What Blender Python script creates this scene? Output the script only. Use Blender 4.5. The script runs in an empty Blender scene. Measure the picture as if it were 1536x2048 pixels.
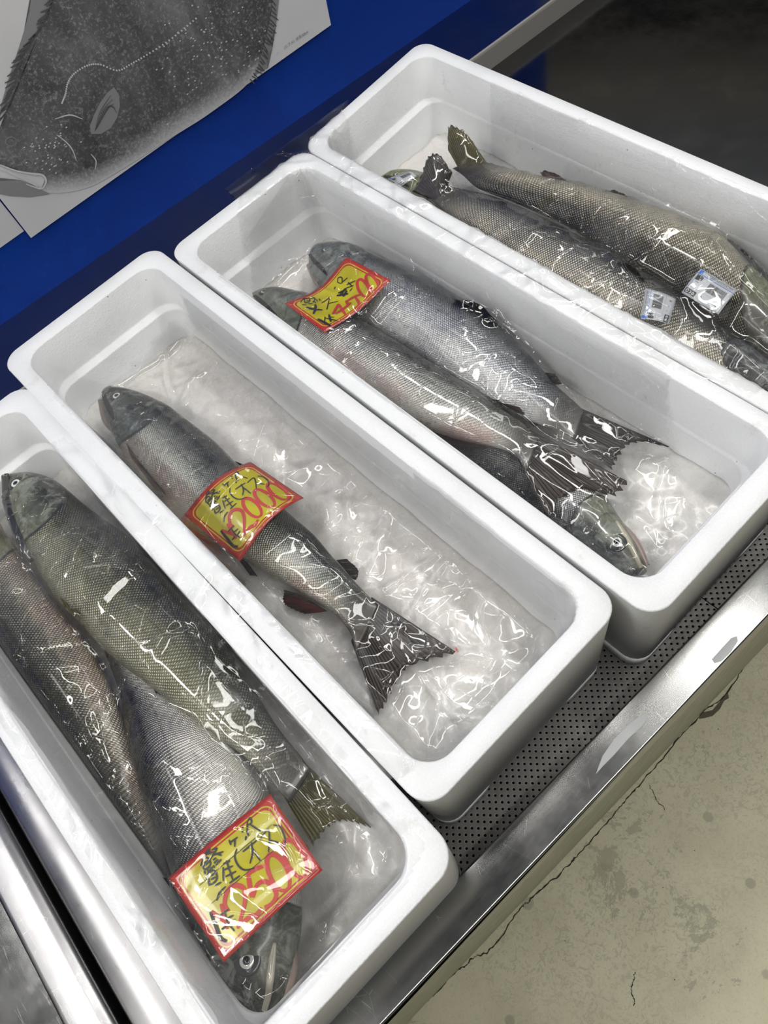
import bpy, bmesh, math, random
import numpy as np
from mathutils import Vector, Matrix
from mathutils.bvhtree import BVHTree

# ------------------------------------------------------------------ scene, camera, world, lamps
SC = bpy.context.scene
COL = SC.collection
FPX = 1599.0
RW = Matrix(((0.71300, -0.67763, -0.17990), (-0.66380, -0.57038, -0.48376), (0.22504, 0.46443, -0.85654)))
CAM = Vector((-0.16452, -1.12554, 1.05305))
# orthonormalise the rotation rows
_r2 = Vector(RW[2]).normalized(); _r0 = Vector(RW[0]); _r0 = (_r0 - _r2 * _r0.dot(_r2)).normalized(); _r1 = _r2.cross(_r0)
RW = Matrix((_r0, _r1, _r2))
cd = bpy.data.cameras.new('camera'); cam = bpy.data.objects.new('camera', cd); COL.objects.link(cam)
cd.sensor_fit = 'VERTICAL'; cd.sensor_height = 36.0; cd.lens = FPX / 2048 * 36; cd.clip_start = 0.01
cam.matrix_world = Matrix.Translation(CAM) @ Matrix((_r0, -_r1, -_r2)).transposed().to_4x4()
SC.camera = cam
SC.view_settings.view_transform = 'Standard'; SC.view_settings.look = 'None'
SC.view_settings.gamma = 1; SC.view_settings.use_curve_mapping = False
SC.view_settings.exposure = -0.12
W = bpy.data.worlds.new('hall'); SC.world = W; W.use_nodes = True
WN = W.node_tree.nodes; WL = W.node_tree.links
bg = WN['Background']; tc = WN.new('ShaderNodeTexCoord'); sp = WN.new('ShaderNodeSeparateXYZ'); cr = WN.new('ShaderNodeValToRGB')
WL.new(tc.outputs['Generated'], sp.inputs[0]); WL.new(sp.outputs['Z'], cr.inputs[0]); WL.new(cr.outputs[0], bg.inputs[0])
e = cr.color_ramp.elements; e[0].position = 0.0; e[0].color = (.02, .02, .022, 1); e[1].position = 1.0; e[1].color = (.045, .045, .05, 1)
for p_, c_ in ((.525, (.014, .014, .016)), (.56, (.24, .215, .17)), (.59, (.075, .082, .10)), (.68, (.30, .305, .31)), (.82, (.30, .30, .305)), (.95, (.06, .06, .065))):
    x_ = e.new(p_); x_.color = (*c_, 1)
bg.inputs[1].default_value = 1.0
def tube(name, loc, sx, sy, power, col=(1, .985, .95), aim=None):
    l = bpy.data.lights.new(name, 'AREA'); l.shape = 'RECTANGLE'; l.size = sx; l.size_y = sy; l.energy = power; l.color = col
    o = bpy.data.objects.new(name, l); COL.objects.link(o); o.location = loc
    if aim: o.rotation_euler = (Vector(aim) - Vector(loc)).to_track_quat('-Z', 'Y').to_euler()
    return o
tube('ceiling_or_fill_tube', (1.25, -.3, 2.55), .16, 2.6, 30)
tube('ceiling_or_fill_tube', (-1.55, .1, 2.55), .16, 2.6, 36)
tube('ceiling_or_fill_tube', (.3, -2.1, 2.7), 3.2, .2, 38)
tube('ceiling_or_fill_tube', (.1, .05, 2.9), 2.4, .2, 22)
tube('ceiling_or_fill_tube', (3.0, .5, 2.9), .2, 2.6, 12)
tube('ceiling_or_fill_tube', (-3.0, -.4, 2.2),   .25, 3.0, 30, aim=(.1, -.45, .1))  # added fill lamp, low on the left, brightens the boxes' inner right walls

# ------------------------------------------------------------------ helpers
def ray(u, v):
    c = Vector(((u - 768) / FPX, (v - 1024) / FPX, 1.0))
    return RW.transposed() @ c
def at(u, v, z):
    d = ray(u, v); t = (z - CAM.z) / d.z
    return CAM + d * t
WA = Vector((-.108, .287, 0)); WB = Vector((1.126, .217, 0)); WT = (WB - WA).normalized(); WNRM = Vector((WT.y, -WT.x, 0))  # wall line and its normal towards the room
def on_wall(u, v, off=0.0):
    d = ray(u, v); p0 = WA + WNRM * off
    t = (p0 - CAM).dot(WNRM) / d.dot(WNRM)
    return CAM + d * t

def tag(o, label=None, cat=None, group=None, kind=None):
    if label: o['label'] = label
    if cat: o['category'] = cat
    if group: o['group'] = group
    if kind: o['kind'] = kind
    return o
def empty(name, loc, **k):
    o = bpy.data.objects.new(name, None); COL.objects.link(o); o.location = loc; o.empty_display_size = .02
    return tag(o, **k)
def mesh_obj(name, verts, faces, mat, parent=None, smooth=True, attrs=None, **k):
    me = bpy.data.meshes.new(name); me.from_pydata([tuple(v) for v in verts], [], faces)
    if attrs:
        for an, vals in attrs.items():
            a = me.attributes.new(an, 'FLOAT', 'POINT'); a.data.foreach_set('value', [float(q) for q in vals])
    if mat: me.materials.append(mat)
    if smooth: me.polygons.foreach_set('use_smooth', [True] * len(me.polygons))
    me.update()
    o = bpy.data.objects.new(name, me); COL.objects.link(o)
    if parent is not None:
        o.parent = parent; o.matrix_parent_inverse = Matrix.Translation(-parent.location)
    return tag(o, **k)

# node helper -------------------------------------------------------
class NT:
    def __init__(s, name):
        s.m = bpy.data.materials.new(name); s.m.use_nodes = True
        s.t = s.m.node_tree; s.n = s.t.nodes; s.l = s.t.links
        s.p = s.n['Principled BSDF']; s.out = s.n['Material Output']
    def put(s, sock, v):
        if v is None: return
        if hasattr(v, 'is_linked') or isinstance(v, bpy.types.NodeSocket): s.l.new(v, sock)
        else:
            if isinstance(v, (tuple, list)) and len(v) == 3 and sock.type == 'RGBA': v = (*v, 1)
            sock.default_value = v
    def math(s, op, a, b=None, c=None, clamp=False):
        n = s.n.new('ShaderNodeMath'); n.operation = op; n.use_clamp = clamp
        for i, v in enumerate((a, b, c)):
            if v is not None: s.put(n.inputs[i], v)
        return n.outputs[0]
    def mix(s, f, a, b, bt='MIX'):
        n = s.n.new('ShaderNodeMix'); n.data_type = 'RGBA'; n.blend_type = bt
        s.put(n.inputs[0], f); s.put(n.inputs[6], a); s.put(n.inputs[7], b); return n.outputs[2]
    def ramp(s, f, stops):
        n = s.n.new('ShaderNodeValToRGB'); s.put(n.inputs[0], f); e = n.color_ramp.elements
        e[0].position, e[0].color = stops[0][0], (*stops[0][1], 1); e[1].position, e[1].color = stops[-1][0], (*stops[-1][1], 1)
        for p, c in stops[1:-1]: q = e.new(p); q.color = (*c, 1)
        return n.outputs[0]
    def rng(s, f, a, b, c=0.0, d=1.0, smooth=True):
        n = s.n.new('ShaderNodeMapRange'); n.interpolation_type = 'SMOOTHSTEP' if smooth else 'LINEAR'
        for i, v in enumerate((f, a, b, c, d)): s.put(n.inputs[i], v)
        return n.outputs[0]
    def coord(s, scale=None, which='Object', rot=None):
        c = s.n.new('ShaderNodeTexCoord').outputs[which]
        if scale is None: return c
        m = s.n.new('ShaderNodeMapping'); m.inputs['Scale'].default_value = scale
        if rot: m.inputs['Rotation'].default_value = rot
        s.l.new(c, m.inputs[0]); return m.outputs[0]
    def noise(s, vec, scale, detail=3, rough=.5, dist=0.0):
        n = s.n.new('ShaderNodeTexNoise'); s.put(n.inputs['Vector'], vec); n.inputs['Scale'].default_value = scale
        n.inputs['Detail'].default_value = detail; n.inputs['Roughness'].default_value = rough; n.inputs['Distortion'].default_value = dist
        return n.outputs[0]
    def vor(s, vec, scale, feat='F1', rand=1.0, out=0):
        n = s.n.new('ShaderNodeTexVoronoi'); n.feature = feat; s.put(n.inputs['Vector'], vec); n.inputs['Scale'].default_value = scale
        n.inputs['Randomness'].default_value = rand
        return n.outputs[out]
    def attr(s, name):
        n = s.n.new('ShaderNodeAttribute'); n.attribute_name = name; return n.outputs['Fac']
    def comb(s, x, y, z=0.0):
        n = s.n.new('ShaderNodeCombineXYZ'); s.put(n.inputs[0], x); s.put(n.inputs[1], y); s.put(n.inputs[2], z); return n.outputs[0]
    def bump(s, h, strength=.5, dist=.001, normal=None):
        n = s.n.new('ShaderNodeBump'); s.put(n.inputs['Height'], h); n.inputs['Strength'].default_value = strength; n.inputs['Distance'].default_value = dist
        if normal: s.l.new(normal, n.inputs['Normal'])
        return n.outputs[0]
    def set(s, **k):
        names = dict(base='Base Color', rough='Roughness', metal='Metallic', normal='Normal', coat='Coat Weight', coatr='Coat Roughness', spec='Specular IOR Level',
                     sss='Subsurface Weight', trans='Transmission Weight', alpha='Alpha', ior='IOR')
        for a, v in k.items(): s.put(s.p.inputs[names[a]], v)
        return s.m
def plain(name, col, rough=.5, metal=0.0, **k):
    t = NT(name); return t.set(base=col, rough=rough, metal=metal, **k)

# ------------------------------------------------------------------ materials
def m_foam():
    t = NT('expanded_foam'); co = t.coord()
    bead = t.vor(co, 330, 'F1'); edge = t.vor(co, 330, 'DISTANCE_TO_EDGE')
    n1 = t.noise(co, 9, 4); speck = t.vor(co, 42, 'F1')
    c = t.mix(t.rng(n1, .42, .75), (.81, .82, .83), (.74, .75, .75))
    c = t.mix(t.math('MULTIPLY', t.rng(edge, .0, .10, 1, 0), .10), c, (.5, .49, .46))
    dirt = t.math('MULTIPLY', t.rng(speck, .035, .06, 1, 0), t.rng(t.noise(co, 30, 2), .55, .62))
    c = t.mix(dirt, c, (.22, .20, .17))
    stain = t.math('MULTIPLY', t.rng(t.noise(co, 26, 5, .75), .58, .8), .45)
    c = t.mix(stain, c, (.50, .45, .37))
    h = t.math('ADD', t.math('MULTIPLY', bead, .6), t.math('MULTIPLY', t.noise(co, 60, 3), .8))
    return t.set(base=c, rough=.55, normal=t.bump(h, .4, .0012), sss=0.0)
def m_ice():
    t = NT('crushed_ice'); co = t.coord()
    n1 = t.noise(co, 16, 6, .65, 1.2); n2 = t.noise(co, 60, 4, .6, .8); v = t.vor(t.coord(), 38, 'SMOOTH_F1')
    c = t.ramp(n1, [(.25, (.51, .495, .475)), (.5, (.61, .595, .57)), (.75, (.69, .68, .655))])
    c = t.mix(t.rng(t.noise(co, 5, 3), .45, .7, 0, .35), c, (.60, .55, .51))
    blood = t.math('MULTIPLY', t.rng(t.vor(co, 9), .06, .012), t.rng(n2, .45, .6)); c = t.mix(blood, c, (.50, .10, .06))
    h = t.math('ADD', n1, t.math('MULTIPLY', v, .12)); h = t.math('ADD', h, t.math('MULTIPLY', n2, .25))
    return t.set(base=c, rough=t.rng(n2, .3, .7, .12, .45), normal=t.bump(h, .4, .005), coat=.3, coatr=.1)
def m_steel(name, rough=.3, base=(.42, .42, .41), scale=(1, 1, 1), scratch=.5):
    t = NT(name); co = t.coord()
    st = t.noise(t.coord(scale), 40, 4, .7); cl = t.noise(co, 7, 5, .7)
    sc = t.vor(t.coord((1, .12, 1), rot=(0, 0, .9)), 60, 'DISTANCE_TO_EDGE'); sc2 = t.vor(t.coord((.1, 1, 1), rot=(0, 0, .35)), 75, 'DISTANCE_TO_EDGE')
    s = t.math('MINIMUM', sc, sc2); sm = t.math('MULTIPLY', t.rng(s, 0, .006, 1, 0), t.rng(t.noise(co, 25, 2), .5, .62))
    c = t.mix(t.rng(cl, .3, .75), base, tuple(q * .85 for q in base)); c = t.mix(t.math('MULTIPLY', sm, scratch), c, (.78, .78, .77))
    r = t.math('ADD', t.rng(cl, .25, .75, rough - .04, rough + .08), t.math('MULTIPLY', st, .08))
    return t.set(base=c, metal=1.0, rough=r, normal=t.bump(sm, .03, .0003))
def m_perf():
    t = NT('perforated_steel'); co = t.coord(); sx = t.n.new('ShaderNodeSeparateXYZ'); t.l.new(co, sx.inputs[0])
    def lat(ox, oy):
        a = t.math('SUBTRACT', t.math('FRACT', t.math('ADD', t.math('DIVIDE', sx.outputs[0], .0108), ox)), .5)
        b = t.math('SUBTRACT', t.math('FRACT', t.math('ADD', t.math('DIVIDE', sx.outputs[1], .0114), oy)), .5)
        a = t.math('MULTIPLY', a, .0108); b = t.math('MULTIPLY', b, .0114)
        return t.math('SQRT', t.math('ADD', t.math('MULTIPLY', a, a), t.math('MULTIPLY', b, b)))
    d = t.math('MINIMUM', lat(0, 0), lat(.5, .5))
    hole = t.rng(d, .00165, .00185, 1, 0)
    cl = t.noise(co, 9, 5, .7)
    c = t.mix(t.rng(cl, .35, .75), (.20, .195, .185), (.14, .135, .125))
    rim = t.rng(d, .0018, .0026, 1, 0); c = t.mix(t.math('MULTIPLY', rim, .3), c, (.38, .38, .36))
    t.set(base=c, metal=.85, rough=.42, normal=t.bump(t.rng(d, .0016, .003), .15, .0006))
    tr = t.n.new('ShaderNodeBsdfTransparent'); mx = t.n.new('ShaderNodeMixShader')
    t.put(mx.inputs[0], hole); t.l.new(t.p.outputs[0], mx.inputs[1]); t.l.new(tr.outputs[0], mx.inputs[2]); t.l.new(mx.outputs[0], t.out.inputs[0])
    return t.m
def m_skirt():  # speckled olive paints the floor's reflection onto the steel apron
    t = NT('apron_floor_reflection'); n = t.noise(t.coord((4, 4, 1)), 9, 6, .75, .6); f = t.noise(t.coord(), 90, 4, .8)
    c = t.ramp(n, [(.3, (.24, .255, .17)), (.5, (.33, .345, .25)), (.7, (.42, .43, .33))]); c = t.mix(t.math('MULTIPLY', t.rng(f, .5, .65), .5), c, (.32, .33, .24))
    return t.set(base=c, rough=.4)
def m_floor():
    t = NT('painted_floor'); co = t.coord()
    n = t.noise(co, 3.2, 6, .7); f = t.noise(co, 60, 4, .75, 1.5)
    c = t.mix(t.rng(n, .35, .7), (.64, .60, .42), (.56, .525, .365))
    worn = t.math('MULTIPLY', t.rng(f, .52, .57), t.rng(t.noise(co, 3, 4), .38, .62)); c = t.mix(t.math('MULTIPLY', worn, .55), c, (.38, .355, .25))
    pt = t.math('MULTIPLY', t.rng(t.vor(t.coord(), 11), .16, .13), t.rng(t.noise(co, 7, 2), .48, .52)); c = t.mix(t.math('MULTIPLY', pt, .6), c, (.30, .285, .21))
    big = t.rng(t.noise(co, 4.2, 7, .8, .6), .60, .615); c = t.mix(t.math('MULTIPLY', big, .6), c, (.32, .30, .22))
    dots = t.math('MULTIPLY', t.rng(t.vor(co, 28), .045, .025), t.rng(t.noise(co, 13, 2), .5, .55)); c = t.mix(dots, c, (.06, .055, .045)); fn = t.noise(co, 220, 3, .8); c = t.mix(t.math('MULTIPLY', t.rng(fn, .5, .7), .35), c, (.36, .34, .25))
    return t.set(base=c, rough=t.rng(n, .3, .7, .45, .65), normal=t.bump(t.math('SUBTRACT', 0, worn), .15, .001))
def m_blue():
    t = NT('blue_panel'); co = t.coord()
    n = t.noise(co, 5, 5, .7, .8); s = t.noise(t.coord((1, 1, .25)), 22, 5, .7, 1.5)
    c = t.mix(t.rng(n, .35, .7), (.0005, .036, .30), (.001, .048, .36))
    c = t.mix(t.math('MULTIPLY', t.rng(s, .62, .75), .25), c, (.10, .14, .30))
    return t.set(base=c, rough=.45, spec=.25)
def m_paper(name='print_paper', col=(.86, .86, .87)):
    t = NT(name); n = t.noise(t.coord(), 4, 3); return t.set(base=t.mix(t.rng(n, .3, .7), col, tuple(q * .88 for q in col)), rough=.45)
def m_ink():
    t = NT('rubbed_ink'); co = t.coord()
    v = t.noise(co, 170, 4, .85); n = t.noise(co, 7, 5, .65, .7); band = t.noise(t.coord((3.2, 3.2, .5)), 6, 2)
    c = t.ramp(n, [(.3, (.07, .07, .075)), (.52, (.14, .14, .145)), (.72, (.27, .27, .275))])
    c = t.mix(t.math('MULTIPLY', t.rng(v, .5, .66), .7), c, (.42, .42, .42))
    c = t.mix(t.math('MULTIPLY', t.rng(band, .5, .62), .35), c, (.04, .04, .043))
    f = t.attr('fade'); c = t.mix(t.math('ADD', f, t.math('MULTIPLY', t.math('SUBTRACT', v, .5), t.math('MULTIPLY', t.math('MULTIPLY', f, t.math('SUBTRACT', 1, f)), 4.0)), clamp=True), c, (.70, .70, .71))
    return t.set(base=c, rough=.5)
def m_fish(name, back, side, belly, head, spot=.25, metal=.55, pitch=.0042, blush=0.0, mott=.5):
    t = NT(name); s = t.attr('fs'); d = t.attr('fd'); u = t.attr('fu'); v = t.attr('fv'); co = t.coord()
    n = t.noise(co, 22, 5, .65); n2 = t.noise(co, 70, 4, .7)
    dd = t.math('ADD', d, t.math('MULTIPLY', t.math('SUBTRACT', n, .5), .16))
    c = t.ramp(dd, [(.0, belly), (.26, belly), (.44, side), (.60, tuple((a * .5 + b * .5) for a, b in zip(side, back))), (.76, back), (1., back)])
    # scales: staggered lattice in metres along and around the body
    sc = t.math('MULTIPLY', t.math('ABSOLUTE', t.math('SINE', t.math('MULTIPLY', t.math('ADD', u, v), math.pi / pitch / 1.05))),
                t.math('ABSOLUTE', t.math('SINE', t.math('MULTIPLY', t.math('SUBTRACT', u, v), math.pi / pitch / 1.05))))
    sc = t.math('POWER', sc, .6)
    gl = t.math('ADD', s, t.math('MULTIPLY', t.math('POWER', t.math('SUBTRACT', d, .5), 2.0), .16))
    body = t.rng(gl, .222, .228)
    fin = t.rng(s, .93, .99, 1, 0)
    scm = t.math('MULTIPLY', body, fin)
    dark = t.math('MULTIPLY', t.math('MULTIPLY', t.rng(sc, .05, .75, 1, 0), scm), t.rng(n, .35, .65, .12, .46))
    c = t.mix(dark, c, tuple(q * .28 for q in side))
    lit = t.math('MULTIPLY', t.math('MULTIPLY', t.rng(sc, .6, 1.0), scm), t.rng(n2, .35, .65)); c = t.mix(t.math('MULTIPLY', lit, .35), c, (.80, .79, .74))
    c = t.mix(t.math('MULTIPLY', t.rng(n, .5, .72), mott), c, tuple(q * .45 for q in side))
    sp = t.math('MULTIPLY', t.rng(t.vor(co, 75), .22, .14), t.math('MULTIPLY', t.rng(d, .5, .72), t.rng(t.noise(co, 28, 2), .47, .55)))
    c = t.mix(t.math('MULTIPLY', sp, spot), c, (.015, .015, .016))
    line = t.rng(t.math('ABSOLUTE', t.math('SUBTRACT', d, .56)), .004, .012, 1, 0); c = t.mix(t.math('MULTIPLY', t.math('MULTIPLY', line, scm), .45), c, tuple(q * .25 for q in side))
    if blush:
        b = t.math('MULTIPLY', t.rng(t.noise(co, 12, 4), .42, .62), t.rng(d, .45, .1)); c = t.mix(t.math('MULTIPLY', b, blush), c, (.42, .10, .09))
    hn = t.noise(co, 34, 6, .75, 1.0)
    hc = t.mix(t.rng(dd, .3, .75), head, back); hc = t.mix(t.math('MULTIPLY', t.rng(hn, .47, .62), .6), hc, (.30, .32, .28)); hc = t.mix(t.math('MULTIPLY', t.rng(hn, .5, .34), .65), hc, (.05, .055, .045))
    c = t.mix(t.rng(s, .85, .965, 0, .93), c, (.055, .05, .042))
    c = t.mix(t.math('SUBTRACT', 1, body), c, hc)
    gline = t.rng(t.math('ABSOLUTE', t.math('SUBTRACT', gl, .224)), .0015, .006, 1, 0); c = t.mix(t.math('MULTIPLY', gline, .85), c, (.02, .02, .02))
    g2 = t.rng(t.math('ABSOLUTE', t.math('SUBTRACT', gl, .165)), .001, .004, 1, 0); c = t.mix(t.math('MULTIPLY', g2, .5), c, (.05, .05, .05))
    h = t.math('ADD', t.math('MULTIPLY', sc, scm), t.math('MULTIPLY', n2, .3))
    return t.set(base=c, metal=t.math('MULTIPLY', t.math('MULTIPLY', body, t.rng(s, .85, .95, 1, .05)), metal), rough=t.rng(n2, .3, .7, .24, .38), normal=t.bump(h, .6, .0012), coat=.25, coatr=.08)
def m_fin(name, a, b):
    t = NT(name); r = t.attr('ru'); w = t.attr('rv'); n = t.noise(t.coord(), 30, 4)
    ry = t.math('ABSOLUTE', t.math('SINE', t.math('MULTIPLY', t.math('ADD', r, t.math('MULTIPLY', n, .03)), 66)))
    c = t.mix(t.rng(ry, .15, .7), tuple(q * .45 for q in a), a); c = t.mix(t.math('MULTIPLY', t.rng(w, .1, .8, 1, 0), .6), c, b)
    c = t.mix(t.math('MULTIPLY', t.rng(n, .5, .7), .4), c, b)
    return t.set(base=c, rough=.32, normal=t.bump(ry, .7, .001), coat=.15, coatr=.1, spec=.35)
def m_film():
    t = NT('clear_wrap'); co = t.coord()
    d0 = t.n.new('ShaderNodeTexNoise'); d0.inputs['Scale'].default_value = 9; d0.inputs['Detail'].default_value = 3; t.l.new(co, d0.inputs['Vector'])
    dv = t.n.new('ShaderNodeVectorMath'); dv.operation = 'SCALE'; dv.inputs[3].default_value = .035; t.l.new(d0.outputs[1], dv.inputs[0])
    av = t.n.new('ShaderNodeVectorMath'); av.operation = 'ADD'; t.l.new(co, av.inputs[0]); t.l.new(dv.outputs[0], av.inputs[1]); wc = av.outputs[0]
    e1 = t.vor(wc, 11, 'DISTANCE_TO_EDGE'); e2 = t.vor(wc, 31, 'DISTANCE_TO_EDGE')
    k1 = t.math('MULTIPLY', t.rng(e1, 0, .022, 1, 0), t.rng(t.noise(co, 8, 2), .38, .48)); k2 = t.math('MULTIPLY', t.rng(e2, 0, .045, 1, 0), t.rng(t.noise(co, 10, 2), .48, .58))
    big = t.noise(co, 7, 2, .4, .3)
    h = t.math('ADD', t.math('ADD', t.math('MULTIPLY', k1, .16), t.math('MULTIPLY', k2, .11)), t.math('MULTIPLY', big, .5))
    nb = t.bump(h, 1.0, .006)
    tr = t.n.new('ShaderNodeBsdfTransparent'); tr.inputs[0].default_value = (.993, .993, .993, 1)
    gl = t.n.new('ShaderNodeBsdfGlossy'); gl.inputs['Roughness'].default_value = .045; gl.inputs[0].default_value = (1, 1, 1, 1); t.l.new(nb, gl.inputs['Normal'])
    df = t.n.new('ShaderNodeBsdfDiffuse'); df.inputs[0].default_value = (.8, .8, .8, 1)
    fr = t.n.new('ShaderNodeFresnel'); fr.inputs[0].default_value = 1.45
    fac = t.math('ADD', t.math('MULTIPLY', fr.outputs[0], .7), .025)
    m1 = t.n.new('ShaderNodeMixShader'); t.put(m1.inputs[0], fac); t.l.new(tr.outputs[0], m1.inputs[1]); t.l.new(gl.outputs[0], m1.inputs[2])
    m2 = t.n.new('ShaderNodeMixShader'); t.put(m2.inputs[0], t.rng(big, .4, .7, .006, .045)); t.l.new(m1.outputs[0], m2.inputs[1]); t.l.new(df.outputs[0], m2.inputs[2])
    t.l.new(m2.outputs[0], t.out.inputs[0]); t.n.remove(t.p); return t.m
def m_card():
    # red card with yellow rounded field and a yellow keyline: rounded box distance in the card's own (ca, cb) metres
    t = NT('printed_card'); a = t.math('ABSOLUTE', t.attr('ca')); b = t.math('ABSOLUTE', t.attr('cb'))
    hx = t.attr('chx'); hy = t.attr('chy'); r = .011
    def sd(ins):
        qx = t.math('ADD', t.math('SUBTRACT', a, t.math('SUBTRACT', hx, ins)), r); qy = t.math('ADD', t.math('SUBTRACT', b, t.math('SUBTRACT', hy, ins)), r)
        mx = t.math('MAXIMUM', qx, 0); my = t.math('MAXIMUM', qy, 0)
        ln = t.math('SQRT', t.math('ADD', t.math('MULTIPLY', mx, mx), t.math('MULTIPLY', my, my)))
        return t.math('SUBTRACT', t.math('ADD', ln, t.math('MINIMUM', t.math('MAXIMUM', qx, qy), 0)), r)
    s1 = sd(.0062); s2 = sd(.0092)
    ring = t.math('MULTIPLY', t.math('LESS_THAN', s1, 0), t.math('GREATER_THAN', s1, -.0016)); fld = t.math('LESS_THAN', s2, -.0006)
    y = t.mix(t.rng(t.noise(t.coord(), 25, 4), .4, .7), (.52, .47, .02), (.43, .385, .018))
    c = t.mix(t.math('MAXIMUM', ring, fld), (.42, .035, .022), y)
    return t.set(base=c, rough=.25, coat=.3)
M = dict(foam=m_foam(), ice=m_ice(), perf=m_perf(), floor=m_floor(), blue=m_blue(), paper=m_paper(), ink=m_ink(), film=m_film(), card=m_card(),
         lip=m_steel('brushed_steel_edge', .16, (.40, .40, .39), (1, 12, 1), .8), basin=m_steel('dull_steel', .09, (.22, .22, .215), (10, 1, 1), .15),
         side=m_steel('worn_side_steel', .24, (.34, .335, .34), (12, 1, 1), .5),
         ledge=m_steel('ledge_steel', .16, (.36, .37, .39), (1, 10, 1), .2), dark=plain('dark_gap', (.012, .012, .012), .8),
         black_ink=plain('marker_black', (.02, .02, .022), .4), red_ink=plain('marker_red', (.50, .045, .035), .4),
         white_card=plain('label_white', (.46, .48, .51), .35), blue_ink=plain('label_blue', (.04, .16, .60), .4), grey_ink=plain('soft_grey_ink', (.20, .20, .205), .5),
         pale_ink=plain('rubbed_white', (.72, .72, .71), .5), mid_ink=plain('rubbed_grey', (.30, .30, .305), .5),
         eye_white=plain('eye_ring', (.72, .75, .70), .15, .2, coat=1.0), pupil=plain('eye_pupil', (.006, .007, .012), .06, coat=1.0), eye_dark=plain('eye_socket', (.03, .035, .035), .25, coat=.6),
         dark_ink=plain('ink_dark', (.10, .10, .105), .5), crack=plain('floor_crack', (.035, .03, .02), .9), chip=plain('floor_chip', (.12, .10, .07), .9), tape=plain('dried_residue', (.42, .43, .43), .5),
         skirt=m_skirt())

# ------------------------------------------------------------------ setting
def grid_quad(p00, p10, p11, p01, nx, ny, fz=None):
    vs = []; fs = []
    for j in range(ny + 1):
        for i in range(nx + 1):
            a = i / nx; b = j / ny
            p = p00 * (1 - a) * (1 - b) + p10 * a * (1 - b) + p11 * a * b + p01 * (1 - a) * b
            if fz: p = p + fz(a, b)
            vs.append(p)
    for j in range(ny):
        for i in range(nx): k = j * (nx + 1) + i; fs.append((k, k + 1, k + nx + 2, k + nx + 1))
    return vs, fs
def box_vf(x0, x1, y0, y1, z0, z1):
    v = [Vector((x, y, z)) for z in (z0, z1) for x, y in ((x0, y0), (x1, y0), (x1, y1), (x0, y1))]
    return v, [(3, 2, 1, 0), (4, 5, 6, 7), (0, 1, 5, 4), (1, 2, 6, 5), (2, 3, 7, 6), (3, 0, 4, 7)]
FZ = -.78
v, f = box_vf(-4, 5, -5, .22, FZ - .1, FZ)
mesh_obj('floor', v, f, M['floor'], smooth=False, kind='structure')
wl0 = WA - WT * 2.2; wl1 = WA + WT * 1.47
def wall_box(p0, p1, z0, z1, th=.03):
    b = -WNRM * th
    v = [Vector((p.x, p.y, z)) for z in (z0, z1) for p in (p0, p1, p1 + b, p0 + b)]
    return v, [(3, 2, 1, 0), (4, 5, 6, 7), (0, 1, 5, 4), (1, 2, 6, 5), (2, 3, 7, 6), (3, 0, 4, 7)]
v, f = wall_box(wl0, wl1, FZ, 1.5)
mesh_obj('wall_back', v, f, M['blue'], smooth=False, kind='structure')

# display counter ------------------------------------------------------
ctr = empty('display_counter', (.3, -.45, FZ), label='long stainless steel fish counter with a rolled front edge under the white foam boxes', cat='counter')
def extrude_profile(prof, p0, p1, nrm, closed=False, n=1):
    """prof: (offset along nrm, z) list swept from p0 to p1"""
    vs = []; fs = []; m = len(prof)
    for k in range(n + 1):
        p = p0.lerp(p1, k / n)
        for o, z in prof: vs.append(Vector((p.x + nrm.x * o, p.y + nrm.y * o, z)))
    for k in range(n):
        for i in range(m if closed else m - 1):
            a = k * m + i; b = k * m + (i + 1) % m; fs.append((a, b, b + m, a + m))
    return vs, fs
def rounded(profile, r=.004, seg=4):
    out = [profile[0]]
    for i in range(1, len(profile) - 1):
        p = Vector(profile[i]); a = (Vector(profile[i - 1]) - p); b = (Vector(profile[i + 1]) - p)
        rr = min(r, a.length * .45, b.length * .45); a.normalize(); b.normalize()
        for k in range(seg + 1):
            t = k / seg; q = (p + a * rr) * (1 - t) ** 2 + p * 2 * t * (1 - t) + (p + b * rr) * t ** 2; out.append((q.x, q.y))
    out.append(profile[-1]); return out
LIPZ = .047
FY = lambda x: -.9952 - .033 * (x + .185)        # inner edge of the front rail
FD = Vector((1, -.033, 0)).normalized(); FN = Vector((FD.y, -FD.x, 0))
f0 = Vector((-.555, FY(-.555), 0)); f1 = Vector((2.6, FY(2.6), 0))
pr = rounded([(0, -.035), (0, LIPZ), (.049, LIPZ), (.049, -.02)], .003)
v, f = extrude_profile([(q[0], q[1]) for q in pr], f0, f1, FN, n=40)
mesh_obj('front_rail', v, f, M['lip'], ctr)
# steel apron under the rail, the floor's reflection painted into its olive colour
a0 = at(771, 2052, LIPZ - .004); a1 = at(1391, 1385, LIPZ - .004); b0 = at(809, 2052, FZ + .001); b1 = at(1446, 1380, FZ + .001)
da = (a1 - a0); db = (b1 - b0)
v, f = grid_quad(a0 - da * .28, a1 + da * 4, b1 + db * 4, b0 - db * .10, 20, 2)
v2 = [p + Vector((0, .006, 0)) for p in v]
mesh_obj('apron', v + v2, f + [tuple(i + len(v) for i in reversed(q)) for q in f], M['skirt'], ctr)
# side rail on the left
LXR = -.549
pr = rounded([(.012, -.035), (.012, LIPZ - .002), (-.012, LIPZ + .001), (-.034, LIPZ), (-.052, LIPZ - .006), (-.052, -.06)], .010, 6)
s0 = Vector((-.510, FY(-.4955) - .049, 0)); s1 = Vector((-.470, .12, 0)); SN = Vector((1, 0, 0))
v, f = extrude_profile(pr, s0, s1, SN, n=20)
mesh_obj('side_rail', v, f, M['side'], ctr)
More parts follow.
